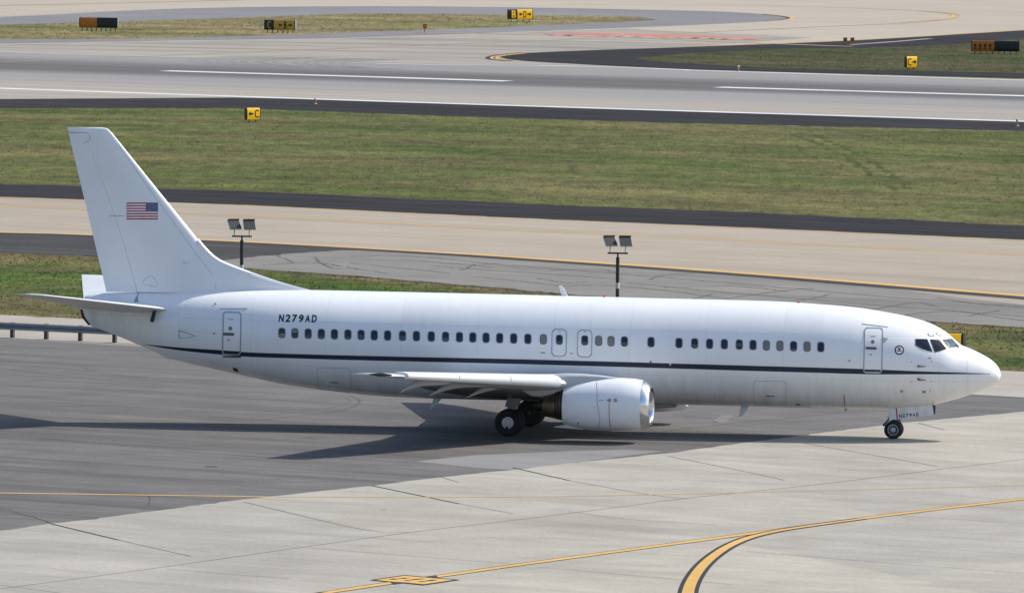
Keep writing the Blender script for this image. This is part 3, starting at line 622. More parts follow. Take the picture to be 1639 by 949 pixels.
def panel(name, q, r, lw, ring_mat, parent, skin=True, off=.006, frac=None):
    """a door leaf: conformal skin panel plus its seal ring"""
    out = dens(rr(*q, r), 4); inn = dens(rr(*q, r, lw), 4); n = len(out)
    inn = [tuple(np.array(np.mean(q, 0)) + (np.array(p) - np.mean(q, 0)) * np.array([1 - 2 * lw, 1 - 2 * lw * np.linalg.norm(np.array(q[1]) - q[0]) / np.linalg.norm(np.array(q[3]) - q[0])])) for p in out]
    tl, tr, br, bl = map(np.array, q); rows, cols = 14, 5; vs, fs = [], []
    wv = np.linalg.norm(tr - tl); hv = np.linalg.norm(bl - tl); ry = r * wv / hv
    for i in range(rows + 1):
        v = i / rows; dv = max(0, ry - v, v - (1 - ry)); cut = r - math.sqrt(max(0, r * r - (dv * hv / wv) ** 2)) if dv > 0 else 0
        for j in range(cols + 1):
            u = cut + (1 - 2 * cut) * j / cols; vs.append(on_skin(*((tl * (1 - u) + tr * u) * (1 - v) + (bl * (1 - u) + br * u) * v), off))
            if i and j: k = i * (cols + 1) + j; fs.append((k - 1, k, k - cols - 1, k - cols - 2))
    d = MB().add(vs, fs).build(name, M['paint'], parent, True)
    ring_decal('door_seal', out, inn, off + .006, ring_mat, d)
    return d
def patch(name, q, off, mat, parent): return decal(name, dens(list(q), 5), off, mat, parent)
def window(cx, cy, shade, parent=None, wd=11.6, hg=16.6):
    e = .007 if parent else 0.
    q = quad_px(cx, cy, wd, hg); o_ = rr(*q, .38, 0, 5); i_ = rr(*q, .38, .11, 5)
    fr = ring_decal('cabin_window' if parent is None else 'window', o_, i_, .008 + e, M['frame_grey'], parent or plane)
    decal('pane', i_, .004 + e, M['glass'], fr)
    if shade:
        f0, f1, mt = shade; q2 = quad_px(cx, cy, wd * .78, hg * .84)
        tl, tr, br, bl = map(np.array, q2)
        qq = (tl + (bl - tl) * f0, tr + (br - tr) * f0, tr + (br - tr) * f1, tl + (bl - tl) * f1)
        decal('window_shade', rr(*qq, .2 if f1 - f0 < .9 else .36, 0, 3), .0075 + e, M[mt], fr)
    return fr
WIN = [(451.2, 532.8), (472, 533.3), (493.3, 533.9), (514.3, 534.5), (535.3, 534.9), (556.9, 535.4), (578, 535.9), (599, 536.4), (620.4, 536.9), (644.3, 537.4), (666.6, 537.9), (690.4, 538.5), (713.2, 539), (735.5, 539.5), (756.8, 540), (778, 540.6), (799.8, 541.1), (822.2, 541.7), (844.9, 542.3), (869.7, 543),
       (958.2, 545.4), (978, 546), (999.5, 546.5), (1042, 547.5), (1086.8, 548.9), (1111.9, 549.5), (1135.8, 550.2), (1159.4, 550.8), (1183.3, 551.4), (1205.3, 552.1), (1226.7, 552.8), (1248.3, 553.4), (1270.2, 554), (1291.8, 554.6), (1313.8, 555.3)]
SH = {0: (.55, 1, 'shade'), 1: (0, .45, 'shade'), 2: (.7, 1, 'shade_dark'), 3: (.72, 1, 'shade_dark'), 5: (.75, 1, 'shade_dark'), 6: (.45, 1, 'shade_dark'), 9: (.5, 1, 'shade_dark'), 12: (.6, 1, 'shade_dark'), 19: (0, 1, 'shade'), 20: (0, 1, 'shade'), 21: (0, 1, 'shade'), 22: (.55, 1, 'shade_dark'),
      25: (.6, 1, 'shade_dark'), 28: (.35, .7, 'shade_dark'), 30: (0, 1, 'shade'), 31: (0, 1, 'shade'), 33: (0, 1, 'shade'), 32: (.75, 1, 'shade_dark')}
for i, (a, b) in enumerate(WIN): window(a, b, SH.get(i))
# overwing exits
for (q, wc) in ((((883.2, 526.2), (907.4, 526.6), (906.6, 570.8), (882.4, 570.4)), (895.3, 543.8)), (((924.5, 527.6), (948.4, 528), (947.4, 572), (923.2, 571.6)), (936, 544.8))):
    d = panel('overwing_exit', q, .3, .055, M['seam'], plane); window(*wc, (.62, 1, 'shade_dark'), d, 11.4, 16.2)
    patch('stencil', quad_px(wc[0] + .3, wc[1] - 13.4, 4, 1.6), .0135, M['pale_pink'], d)
# service doors
rd = panel('service_door', ((357, 498.4), (386.8, 499.4), (385.4, 568.6), (355.2, 567.6)), .17, .058, M['seam'], plane)
decal('door_window', [(368.8 + 3.1 * math.cos(a), 525.6 + 3.1 * math.sin(a)) for a in np.linspace(0, 6.28, 15)[:-1]], .014, M['frame_grey'], rd)
decal('handle', rr((356.9, 532.2), (375, 532.6), (375, 537.2), (356.9, 536.8), .12), .016, M['dark_seam'], rd)
patch('stencil', quad_px(369.5, 510.8, 9, 1.7), .013, M['pale_pink'], rd); patch('stencil', quad_px(366, 544, 3.4, 3.2), .013, M['pale_pink'], rd)
patch('sill', quad_px(371.4, 570.6, 29, 2.4), .02, M['dark_seam'], rd)
patch('rain_gutter', quad_px(374, 493.8, 44, .6, .0), .012, M['seam'], plane)
sl_ = lambda q: [on_skin(*p, .011) for p in q]
fd = panel('service_door', ((1383.6, 523.6), (1414, 524.6), (1411.8, 598), (1381.4, 597)), .17, .055, M['seam'], plane)
decal('door_window', [(1397 + 2.9 * math.cos(a), 547 + 2.9 * math.sin(a)) for a in np.linspace(0, 6.28, 15)[:-1]], .014, M['frame_grey'], fd)
decal('handle', rr((1385.2, 555), (1403.2, 555.5), (1403.2, 559.6), (1385.2, 559.1), .12), .016, M['dark_seam'], fd)
patch('stencil', quad_px(1397.5, 538, 8, 1.6), .013, M['pale_pink'], fd); patch('stencil', quad_px(1393.5, 567.5, 3.4, 3.2), .013, M['pale_pink'], fd)
patch('rain_gutter', quad_px(1400.5, 520.8, 42, .55, .12), .012, M['seam'], plane)
for q_ in (((1416.5, 541.5), 10, .8), ((1416, 545.5), 3, 2.5)): patch('door_hinge', quad_px(*q_[0], q_[1], q_[2], .1), .02, M['seam'], plane)
for d_, y0 in ((rd, 567.8), (fd, 595.2)):  # the stripe carried across the doors
    q_ = ((357.6, 560.6), (384, 562.2), (384, 567.0), (357.6, 565.6)) if d_ is rd else ((1383.8, 591), (1409.6, 591.7), (1409.4, 595.3), (1383.6, 594.6))
    patch('stripe', q_, .0095, M['navy'], d_)
# cargo hatches
for q in (((507, 588), (561.5, 588.6), (562, 628), (509, 622.5)), ((1206, 609), (1258.5, 610), (1259.5, 648), (1207, 647.2))):
    n_ = 'cargo_door'; h_ = panel(n_, q, .1, .010, M['faint_seam'], plane)
    cx, cy = np.mean(q, 0); patch('handle', quad_px(cx, cy + 5, 14, 1.3), .013, M['dark_seam'], h_)
# tail access panel, ports, probes
ring_decal('access_panel', [(286, 528), (286, 541.5), (302, 540.5), (314, 538), (302, 533)], [(287.6, 530), (287, 540.7), (302, 539.8), (311, 537.8), (302, 534)], .006, M['seam'], plane)
for c_, r_ in (((342.8, 533.3), 1.3), ((1359.6, 577.4), 1.2), ((1041.5, 578.8), 1.6), ((345, 486.2), 1.1)):
    decal('vent_port', [(c_[0] + r_ * math.cos(a), c_[1] + r_ * math.sin(a)) for a in np.linspace(0, 6.28, 9)[:-1]], .02, M['dark_seam'], plane)
for c_ in ((1470, 586), (1470, 606.5)):
    p, n = hit(*c_); q0 = Vector(p) + Vector(n) * .09
    MB().tube([Vector(p), q0, q0 + Vector((.28, 0, 0))], [.05, .03, .012], 8).build('pitot_probe', M['strut'], plane, True)
for c_, wd, hg in (((1459, 579), 2, 2), ((1491, 578.6), 2, 2), ((1458.6, 611), 2, 2), ((1490.5, 610), 2, 2), ((1443, 626), 5, 4), ((1479, 627), 6, 4), ((1489, 625), 1, 8), ((1488, 573), 5, 2), ((869, 564.4), 7, 2.4), ((915, 565.6), 6, 1.5)):
    patch('stencil', quad_px(*c_, wd, hg), .006, M['pale_pink'] if wd < 3 else M['seam'], plane)
patch('danger_line', quad_px(1351.5, 642, 1.2, 22, 0, .04), .006, M['red'], plane)
patch('panel_light', quad_px(1067, 577.5, 4, 2), .02, M['flag_white'], plane); patch('panel_light', quad_px(1073, 583, 2, 3), .02, M['flag_white'], plane)
decal('outflow_valve', [(372.5, 588), (380, 590.2), (382, 595.2), (374, 593.4)], .01, M['nozzle_dark'], plane)
decal('vent_port', [(1274, 646.2), (1281, 646.4), (1281, 648), (1274, 647.8)], .02, M['dark_seam'], plane)
M['pale_joint'] = plain('pale_skin_joint', (.62, .63, .64), .4)
for x_ in (1548,): # radome joint
    loop = [(1548.5, yy) for yy in np.linspace(557.5, 631, 26)]
    vs, fs = [], []
    for i, (a, b) in enumerate(loop):
        vs += [on_skin(a - .2, b, .004), on_skin(a + .2, b, .004)]
        if i: fs.append((2 * i - 2, 2 * i - 1, 2 * i + 1, 2 * i))
    MB().add(vs, fs).build('radome_joint', M['pale_joint'], plane)
for b_ in (580.5, 586): # lightning strips
    pass
# cockpit glazing
kz = .0843
cz = lambda L: [(1430 + x * kz, 500 + y * kz) for x, y in L]
def inset(L, k): c = np.mean(L, 0); return [tuple(c + (np.array(p) - c) * k) for p in L]
def rounded(L, f=.12):
    out = []
    n = len(L)
    for i in range(n):
        a, b, c = (np.array(L[(i + j) % n], float) for j in (-1, 0, 1))
        p, q = b + (a - b) * f, b + (c - b) * f
        out += [tuple(p), tuple((p + 2 * b + q) / 4), tuple(q)]
    return out
for nm, L, mt in (('cockpit_window', [(425, 512), (638, 514), (733, 738), (640, 718), (530, 682), (430, 626)], 'cockpit_glass'), ('cockpit_window', [(700, 518), (868, 528), (1000, 690), (900, 722), (790, 752)], 'cockpit_glass'), ('windscreen', [(935, 522), (1110, 503), (1245, 650), (1045, 668)], 'wind_glass')):
    g_ = inset(rounded(cz(L), .1), 1.05); g_ = dens(g_, 2.5); big = inset(g_, 1.09)
    for sd in (False, True):
        f_ = decal(nm, big, .006, M['shade'] if False else M['win_rim'] if 'win_rim' in M else M.setdefault('win_rim', plain('pale_window_seal', (.55, .545, .53), .45)), plane, sd)
        decal('pane', g_, .012, M[mt], f_, sd)
for L in ([(640, 405), (690, 400), (750, 410), (775, 440), (760, 465), (690, 455), (655, 430)], [(790, 395), (830, 380), (920, 440), (880, 452), (830, 430)]):
    f_ = decal('eyebrow_window', cz(L), .006, M['green_edge'], plane); decal('pane', inset(cz(L), .62), .011, M['flag_white'], f_)
wl = hit(1534.5, 556.5); MB().tube([Vector(wl[0]) + Vector(wl[1]) * .02, Vector(hit(1530, 553)[0]) + Vector((0, 0, .03))], .014, 6).build('wiper', M['black_letter'], plane)
M['emblem_red'] = plain('emblem_dark_red', (.22, .03, .045), .45)
# round seal by the cockpit
sc_ = (1439.5, 560.2)
def disc(r, off, mat, nm, par): return decal(nm, [(sc_[0] + r * .98 * math.cos(a), sc_[1] + r * math.sin(a)) for a in np.linspace(0, 2 * math.pi, 33)[:-1]], off, mat, par)
em = disc(7.7, .006, M['navy'], 'emblem', plane); disc(5.7, .010, M['flag_white'], 'emblem_field', em)
decal('emblem_bird', [(sc_[0] + x * .085, sc_[1] + y * .085) for x, y in [(-35, -45), (-5, -55), (10, -35), (30, -45), (20, -15), (5, 10), (35, 15), (40, 22), (0, 25), (-35, 20), (-38, 12), (-8, 8), (-14, -20)]], .0135, M['emblem_red'], em)
for sg in (-1, 1): decal('emblem_wing', [(sc_[0] + sg * x * .085, sc_[1] + y * .085) for x, y in [(12, 8), (44, 2), (48, 14), (30, 22), (12, 24)]], .015, M['navy'], em)

# lettering
def sliced(vs, fs, n=9):
    bm = bmesh.new(); b = [bm.verts.new((u, v, 0)) for u, v in vs]
    for f in fs:
        try: bm.faces.new([b[i] for i in f])
        except ValueError: pass
    for k in range(1, n): bmesh.ops.bisect_plane(bm, geom=bm.verts[:] + bm.edges[:] + bm.faces[:], plane_co=(0, k / n, 0), plane_no=(0, 1, 0), dist=1e-5)
    bm.verts.index_update(); out = ([(v.co.x, v.co.y) for v in bm.verts], [tuple(v.index for v in f.verts) for f in bm.faces]); bm.free(); return out
def text_mesh(s, off=.012):
    cu = bpy.data.curves.new('txt', 'FONT'); cu.body = s; cu.size = 1; cu.offset = off; cu.fill_mode = 'FRONT'; cu.resolution_u = 4
    ob = bpy.data.objects.new('txt', cu); S.collection.objects.link(ob); dg = bpy.context.evaluated_depsgraph_get(); me = ob.evaluated_get(dg).to_mesh()
    vs = np.array([v.co[:2] for v in me.vertices]); fs = [tuple(p.vertices) for p in me.polygons]; ob.to_mesh_clear(); bpy.data.objects.remove(ob); bpy.data.curves.remove(cu)
    lo, hi = vs.min(0), vs.max(0); return sliced((vs - lo) / (hi - lo), fs)
def cells(word, off, gap=.34):
    vs, fs = [], []; n = len(word); cw = 1 / (n + (n - 1) * gap)
    for k, ch in enumerate(word):
        v, f = text_mesh(ch, off); b = len(vs); vs += [((k * (1 + gap) + u) * cw, w_) for u, w_ in v]; fs += [tuple(i + b for i in q) for q in f]
    return vs, fs
tv, tf = cells('N279AD', .03)
vs = []
for u, v in tv:
    px = 446.6 + 60.5 * u + 1.6 * (v - .5); py = 515.0 + 1.0 * u - 12.0 * v; vs.append(on_skin(px, py, .006))
link('registration_lettering', vs, tf, M['black_letter'], plane)

# ---- fin
def naca(u, t): return 5 * t * (.2969 * math.sqrt(max(u, 0)) - .126 * u - .3516 * u * u + .2843 * u ** 3 - .1036 * u ** 4)
FIN = [(467.5, 383, 170.3, .40), (430, 352.5, 161.5, .5), (380, 314, 149.6, .6), (330, 273.4, 137.6, .7), (280, 232.8, 125.6, .8), (240, 200.5, 116, .9), (214, 179.5, 109.9, 1), (207.5, 174, 108.1, 1), (205.6, 169.5, 107.6, 1), (204.6, 163, 107.3, 1)]
def fin_sec(py, le, te, u0, u1, n=14, k=1.0):
    xl, z1 = A(le, py + (le - 250) * .004, 0); xt, z2 = A(te, py + (te - 250) * .004, 0); c = xl - xt; up, dn = [], []
    for i in range(n + 1):
        u = u0 + (u1 - u0) * (1 - math.cos(math.pi * i / n)) / 2; th = naca(u, .095) * c * k; x = xl - u * c; zz = z1 + (z2 - z1) * u
        up.append((x, th, zz)); dn.append((x, -th, zz))
    return up + dn[::-1]
fb, rb = MB(), MB(); HG = lambda s: .76 - .13 * s
secs = [((p - 204.6) / (467.5 - 204.6), p, l, t_) for p, l, t_, _ in FIN]
fr_ = []; rr_ = []
for s_, p, l, t_ in secs:
    kk = .35 if p < 205 else (.7 if p < 206 else (.93 if p < 208 else 1)); hg = HG(1 - s_)
    fr_.append(fin_sec(p, l, t_, 0, hg, 14, kk))
    if p > 212: rr_.append(fin_sec(p, l, t_, hg + .0022, 1, 8, kk * .992))
top_back = [fin_sec(p, l, t_, HG(1 - (p - 204.6) / 262.9) , 1, 8, (.35 if p < 205 else .7 if p < 206 else .93)) for p, l, t_, _ in FIN if p < 208] + [fin_sec(212.6, 178.5, 109.5, HG(.97), 1, 8, .95)]
fb.loft(fr_); fb.loft(sorted(top_back, key=lambda r: r[0][2]))
# dorsal fillet
dor = [(497, 464), (470, 457.2), (444, 449.6), (420, 441.6), (397, 433.2), (375, 425), (358, 418), (348, 412.5), (338, 404.5), (328, 394), (318, 382)]
dr = []
for a, b in catmull(dor, 3):
    x, z = A(a, b, 0); zb_ = float(ZT(x)) - .25; hw = .07 + .10 * max(0, min(1, (480 - a) / 150)); hh = max(z - zb_, .05)
    dr.append([(x, 0, z), (x, hw * .55, z - .06), (x, hw * .9, z - .25 * hh - .05), (x, hw * 1.15, zb_), (x, -hw * 1.15, zb_), (x, -hw * .9, z - .25 * hh - .05), (x, -hw * .55, z - .06)])
fb.loft(dr)
fin = fb.build('vertical_fin', M['fin_paint'], plane, True)
rud = rb.loft(rr_).build('rudder', M['fin_paint'], fin, True)
def fin_y(x, z):
    best = None; zs = [(s[0][2], s[0][0], A(t_, p, 0)[0]) for s, (_, p, l, t_) in zip(fr_, secs)]
    zs.sort(); zl = [q[0] for q in zs]; le = np.interp(z, zl, [q[1] for q in zs]); te = np.interp(z, zl, [q[2] for q in zs]); u = (le - x) / (le - te)
    return naca(min(max(u, 0), 1), .095) * (le - te)
def fin_pt(px, py, off, it=4):
    y = -.2
    for _ in range(it): x, z = A(px, py, y); y = -fin_y(x, z)
    return (x, y - off, z)
fl = MB()
def fquad(x0, y0, x1, y1, off, n=4):
    vs = [];
    for i in range(n + 1):
        a = x0 + (x1 - x0) * i / n; vs += [fin_pt(a, y0, off), fin_pt(a, y1, off)]
    fl.add(vs, [(2 * i, 2 * i + 1, 2 * i + 3, 2 * i + 2) for i in range(n)])
fx0, fx1, fy0, fy1 = 202.4, 252.8, 324.4, 351.6; sh = (fy1 - fy0) / 13
for i in range(13): fl.cur = i % 2; fquad(fx0, fy0 + i * sh, fx1 if i >= 7 else fx0 + (fx1 - fx0) * .62, fy0 + (i + 1) * sh, .005)
fl.cur = 2; fquad(fx0 + (fx1 - fx0) * .62, fy0, fx1, fy0 + 7 * sh, .0055)
fl.cur = 1
for i in range(9):
    for j in range(6 if i % 2 == 0 else 5):
        cx = fx0 + (fx1 - fx0) * (.62 + .38 * ((j + (.5 if i % 2 == 0 else 1)) / 6)); cy = fy0 + 7 * sh * (i + .7) / 9.6
        s5 = [fin_pt(cx + .75 * (1 if k % 2 == 0 else .42) * math.sin(math.pi * k / 5), cy - .75 * (1 if k % 2 == 0 else .42) * math.cos(math.pi * k / 5), .008) for k in range(10)]
        fl.add([fin_pt(cx, cy, .008)] + s5, [(0, 1 + k, 1 + (k + 1) % 10) for k in range(10)])
fl.build('flag', None, fin, False, [M['flag_red'], M['flag_white'], M['flag_blue']])
def fin_line(name, pts, wpx, mat, par):
    vs, fs = [], []
    for i, (a, b) in enumerate(pts):
        t = np.array(pts[min(i + 1, len(pts) - 1)], float) - np.array(pts[max(i - 1, 0)], float); t /= np.linalg.norm(t); n = np.array([-t[1], t[0]]) * wpx / 2
        vs += [fin_pt(a + n[0], b + n[1], .006), fin_pt(a - n[0], b - n[1], .006)]
        if i: fs.append((2 * i - 2, 2 * i - 1, 2 * i + 1, 2 * i))
    return link(name, vs, fs, mat, par)
fin_line('panel_gap', [(108.4, 211.8), (140, 213), (144.5, 221), (143, 226), (133, 229.5)], .7, M['seam'], fin)
fin_line('panel_gap', [(175, 345.3), (199, 346)], .9, M['seam'], fin)
fin_line('panel_gap', [(227, 452), (238, 442), (244, 442), (254, 456), (250, 459), (229, 455)], .6, M['faint_seam'], fin)
fin_line('panel_gap', [(345.5, 432), (345.5, 464)], .6, M['faint_seam'], fin)
fin_line('panel_gap', [(190, 232), (230, 290), (270, 345), (310, 400), (340, 440)], .5, M['faint_seam'], fin)
MB().tube([fin_pt(295, 419.8, .0), fin_pt(298, 419.8, .12), fin_pt(306, 420.2, .06)], [.05, .05, .01], 8).build('fin_probe', M['gear_white'], fin, True)
# gap between fin foot and tail cone
x0, z0 = A(221, 470, 0)

# ---- horizontal stabilizers
def foil_loop(xle, xte, y, zle, zte, t, n=14, camber=0.):
    up, dn = [], []; c = xle - xte
    for i in range(n + 1):
        u = (1 - math.cos(math.pi * i / n)) / 2; th = naca(u, t) * c; zz = zle + (zte - zle) * u + camber * c * 4 * u * (1 - u); x = xle - u * c
        up.append((x, y, zz + th)); dn.append((x, y, zz - th))
    return up + dn[::-1][1:-1]
stx, stz = A(19, 471.3, -6.35); srx, srz = A(262, 494.5, -1.0)
def stab(s):
    mb = MB(); secs = []
    for yy, k in ((.3, -.13), (1.0, 0), (3, .374), (5, .748), (6.1, .953), (6.3, .99), (6.35, 1.0)):
        xl = srx + (stx + 1.15 - srx) * k; xt = (srx - 3.5) + (stx - srx + 3.5) * k; zz = srz + (stz - srz) * k
        if yy > 6.2: xl -= (.12 if yy < 6.32 else .4)
        secs.append(foil_loop(xl, xt, s * yy, zz, zz + .03, .078 if yy < 6.2 else .05))
    o = mb.loft(secs).build('horizontal_stabilizer', M['stab_w'], plane, True)
    el = MB(); sec2 = []
    return o
M['stab_w'] = plain('stabilizer_paint', (.60, .605, .61), .32, 0, .05, 1)
for s_ in (-1, 1): stab(s_)
MB().box((srx - .38, -1.1, srz - .27), (.13, .1, .46), Matrix.Rotation(math.radians(14), 3, 'Y')).build('stabilizer_seal', M['black_letter'], plane)

# ---- wings
x13, z13 = A(642, 600.5, -13.8); x5, z5 = A(893, 609.5, -5.6)
def WLE(y): return x13 + (x5 - x13) * (13.8 - y) / 8.2 if y >= 4.9 else WLE(4.9) + (4.9 - y) * (.525 + .12 * (4.9 - y) / 3)
def WZ(y): return z13 + (z5 - z13) * (13.8 - y) / 8.2 if y >= 4.9 else WZ(4.9) - (4.9 - y) * .085
def WTE(y): return -4.15 + (14.44 - y) * .182 if y > 4.9 else -4.15 + (14.44 - 4.9) * .182 - (4.9 - y) * .05
def wing(s):
    mb = MB(); secs = []
    for yy in (1.2, 1.9, 2.6, 3.6, 4.9, 6.5, 8.5, 10.5, 12.5, 13.8, 14.25, 14.4, 14.44):
        xl, xt, zz = WLE(yy), WTE(yy), WZ(yy); t = .145 - .045 * min(1, max(0, (yy - 1.9) / 9)); tw = .02 - .035 * yy / 14.44
        if yy > 14.3: xl -= .12 if yy < 14.42 else .4; t = .06
        secs.append(foil_loop(xl, xt, s * yy, zz - .02 * (xl - xt), zz - (.02 + tw) * (xl - xt), t * .92, 18, .008))
    W_ = mb.loft(secs).build('wing', M['wing_grey'], plane, True)
    # slats in three spans
    for y0, y1 in ((5.55, 8.2), (8.24, 10.9), (10.94, 13.55)):
        rg = []
        for q in range(5):
            yy = y0 + (y1 - y0) * q / 4; xl, xt, zz = WLE(yy), WTE(yy), WZ(yy); c = xl - xt; sc = []
            H = .46 - .20 * (yy - 5.55) / 8.0; f = xl + .10
            sc = [(xl - .42, zz + H * .52), (xl - .22, zz + H * .5), (xl - .06, zz + H * .40), (f - .03, zz + H * .22), (f, zz), (f - .01, zz - H * .22), (f - .05, zz - H * .42), (f - .10, zz - H * .5), (f - .16, zz - H * .40), (xl - .10, zz - H * .1), (xl - .24, zz + H * .25)]
            rg.append([(a, s * yy, b) for a, b in sc])
        MB().loft(rg).build('slat', M['slat'], W_, True)
    # flap track fairings (canoes)
    for yy, tip, L in ((10.4, (640, 628.5), 3.3), (7.6, (686, 634), 3.9), (5.3, (746, 637), 3.6)):
        tx, tz = A(*tip, -yy); L = (WLE(yy) - tx) * .74; rg = []; zend = WZ(yy) - .22
        for q in range(15):
            u = q / 14; r = math.sin(math.pi * min(1, u * .98 + .01)) ** .75 if u > .35 else (u / .35) ** .8 * math.sin(math.pi * .353) ** .75
            cx = tx + L * u; cz_ = tz + (zend - tz) * math.sin(min(1, u * 1.7) * math.pi / 2); wv, hv = .17 * r + .008, .27 * r + .01
            rg.append([(cx, s * yy + wv * math.cos(a), cz_ + hv * (.35 if math.sin(a) < 0 else .8) * math.sin(a) - hv * .05) for a in np.linspace(0, 2 * math.pi, 15)[:-1]])
        MB().loft(rg).build('flap_fairing', M['canoe'], W_, True)
    nl = MB(); nl.tube([(WLE(14.35) + .06, s * 14.36, WZ(14.3)), (WLE(14.35) - .35, s * 14.43, WZ(14.3) + .01), (WLE(14.35) - .75, s * 14.45, WZ(14.3) + .02)], [.02, .075, .02], 10)
    nl.build('navigation_light', M['nav_glass'], W_, True)
    return W_
M['nav_glass'] = plain('wingtip_lamp_glass', (.03, .06, .06), .06)
wings = [wing(-1), wing(1)]
# root fairing
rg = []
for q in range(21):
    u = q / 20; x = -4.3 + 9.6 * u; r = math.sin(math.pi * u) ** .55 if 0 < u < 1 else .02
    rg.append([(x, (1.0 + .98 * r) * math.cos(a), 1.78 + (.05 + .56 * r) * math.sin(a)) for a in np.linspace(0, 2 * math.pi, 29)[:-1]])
MB().loft(rg).build('root_fairing', M['fairing_shaded'], plane, True)

# ---- engines
NAC = [(1043.5, 619.5, 679.5), (1042, 616, 682.5), (1037, 611.5, 685.3), (1030, 608.8, 686.8), (1018, 606, 688), (997, 604.3, 688.8), (975, 605.3, 688.8), (950, 608, 688), (925, 613, 684.5), (904, 620, 678)]
def nac_ring(x, zt, zb, s, yc=4.83, n=40, flat=True, k=1.0):
    zc, h = (zt + zb) / 2, (zt - zb) / 2 * k; out = []
    for i in range(n):
        a = 2 * math.pi * i / n; ca, sa = math.cos(a), math.sin(a); e = 2 / 2.5 if (flat and sa < 0) else 1.0
        out.append((x, s * yc + h * 1.03 * math.copysign(abs(ca) ** e, ca), zc + h * math.copysign(abs(sa) ** e, sa)))
    return out
def engine(s):
    st = []
    for px, a, b in NAC:
        x, zt = A(px, a, -4.83); _, zb = A(px, b, -4.83); st.append((x, zt, zb))
    cow = MB()
    cow.loft([nac_ring(*q, s) for q in st[3:]], False)
    x, zt, zb = st[-1]; cow.cur = 1; cow.loft([nac_ring(x, zt, zb, s), nac_ring(x + .05, zt, zb, s, k=.95), nac_ring(x + .3, zt, zb, s, k=.8)], False)
    E_ = cow.build('engine', None, plane, True, [M['cowl'], M['blackhole']])
    lip = [nac_ring(*q, s) for q in st[3::-1]]
    xf, zt, zb = st[0]
    lip += [nac_ring(xf - .02, zt - .03, zb + .03, s, k=.985), nac_ring(xf - .10, zt - .06, zb + .06, s, k=.965), nac_ring(xf - .35, zt - .07, zb + .07, s, k=.955)]
    MB().loft(lip, False).build('inlet_lip', M['chrome'], E_, True)
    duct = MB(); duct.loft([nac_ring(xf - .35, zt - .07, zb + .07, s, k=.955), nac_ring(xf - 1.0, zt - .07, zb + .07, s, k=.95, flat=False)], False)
    duct.build('inlet_duct', M['under_shaded'], E_, True)
    zc, R_ = (zt + zb) / 2, (zt - zb) / 2 * .88; fan = MB(); cx = xf - 1.0
    fan.loft([[(cx - .12, s * 4.83 + R_ * math.cos(a), zc + R_ * math.sin(a)) for a in np.linspace(0, 6.2832, 33)[:-1]], [(cx - .14, s * 4.83 + .02 * math.cos(a), zc + .02 * math.sin(a)) for a in np.linspace(0, 6.2832, 33)[:-1]]])
    for k in range(38):
        a = 2 * math.pi * k / 38; da = .07
        fan.add([(cx - .06, s * 4.83 + .18 * math.cos(a), zc + .18 * math.sin(a)), (cx, s * 4.83 + .18 * math.cos(a + .2), zc + .18 * math.sin(a + .2)), (cx + .02, s * 4.83 + R_ * math.cos(a + da + .05), zc + R_ * math.sin(a + da + .05)), (cx - .08, s * 4.83 + R_ * math.cos(a), zc + R_ * math.sin(a))], [(0, 1, 2, 3)])
    fan.build('fan', M['fan'], E_)
    MB().loft([[(cx + .02 + q, s * 4.83 + r * math.cos(a), zc + r * math.sin(a)) for a in np.linspace(0, 6.2832, 21)[:-1]] for q, r in ((0, .22), (.12, .18), (.28, .1), (.36, .01))]).build('spinner', M['strut'], E_, True)
    nz = []
    for px, a, b in ((912, 624, 674), (902, 622, 672.5), (890, 626.5, 670), (880, 629.5, 667.8), (871, 632, 666)):
        x, zt2 = A(px, a, -4.83); _, zb2 = A(px, b, -4.83); nz.append((x, zt2, zb2))
    noz = MB(); noz.loft([nac_ring(*q, s, flat=False) for q in nz] + [nac_ring(nz[-1][0] + .02, *nz[-1][1:], s, flat=False, k=.94), nac_ring(nz[-1][0] + .4, *nz[-1][1:], s, flat=False, k=.8)], False)
    noz.build('exhaust_nozzle', M['nozzle'], E_, True)
    for px, k in ((901, 1.02), (896.5, 1.01), (892, 1.01)):
        x, _ = A(px, 640, -4.83); zt2 = np.interp(px, [871, 902], [A(871, 632, -4.83)[1], A(902, 622, -4.83)[1]]); zb2 = np.interp(px, [871, 902], [A(871, 666, -4.83)[1], A(902, 672.5, -4.83)[1]])
        MB().loft([nac_ring(x - .03, zt2, zb2, s, flat=False, k=k), nac_ring(x + .03, zt2, zb2, s, flat=False, k=k * 1.015)], False).build('nozzle_band', M['nozzle_dark'], E_, True)
    x1, zt2 = nz[-1][0], (nz[-1][1] + nz[-1][2]) / 2
    MB().loft([[(x1 + q, s * 4.83 + r * math.cos(a), zt2 + r * math.sin(a)) for a in np.linspace(0, 6.2832, 21)[:-1]] for q, r in ((.4, .36), (.1, .3), (-.3, .12), (-.5, .01))]).build('exhaust_plug', M['nozzle_dark'], E_, True)
    # pylon
    PY = [((1004, 605.5), (1003, 610)), ((985, 603.5), (980, 612)), ((960, 600), (955, 615)), ((930, 597.5), (925, 622)), ((905, 597), (900, 628)), ((880, 599), (876, 636)), ((852, 606), (850, 634)), ((826, 612), (826, 620))]
    rg = []
    for i, (a, b) in enumerate(PY):
        x, z1 = A(*a, -4.83); _, z2 = A(*b, -4.83); hw = (.05, .13, .17, .19, .2, .19, .14, .04)[i]; zc2 = (z1 + z2) / 2
        rg.append([(x, s * 4.83 + hw * c, zc2 + (z1 - z2) / 2 * e) for c, e in ((0, 1), (.6, .93), (1, .7), (1, -.7), (.6, -.95), (0, -1), (-.6, -.95), (-1, -.7), (-1, .7), (-.6, .93))])
    MB().loft(rg).build('pylon', M['wing_grey'], E_, True)
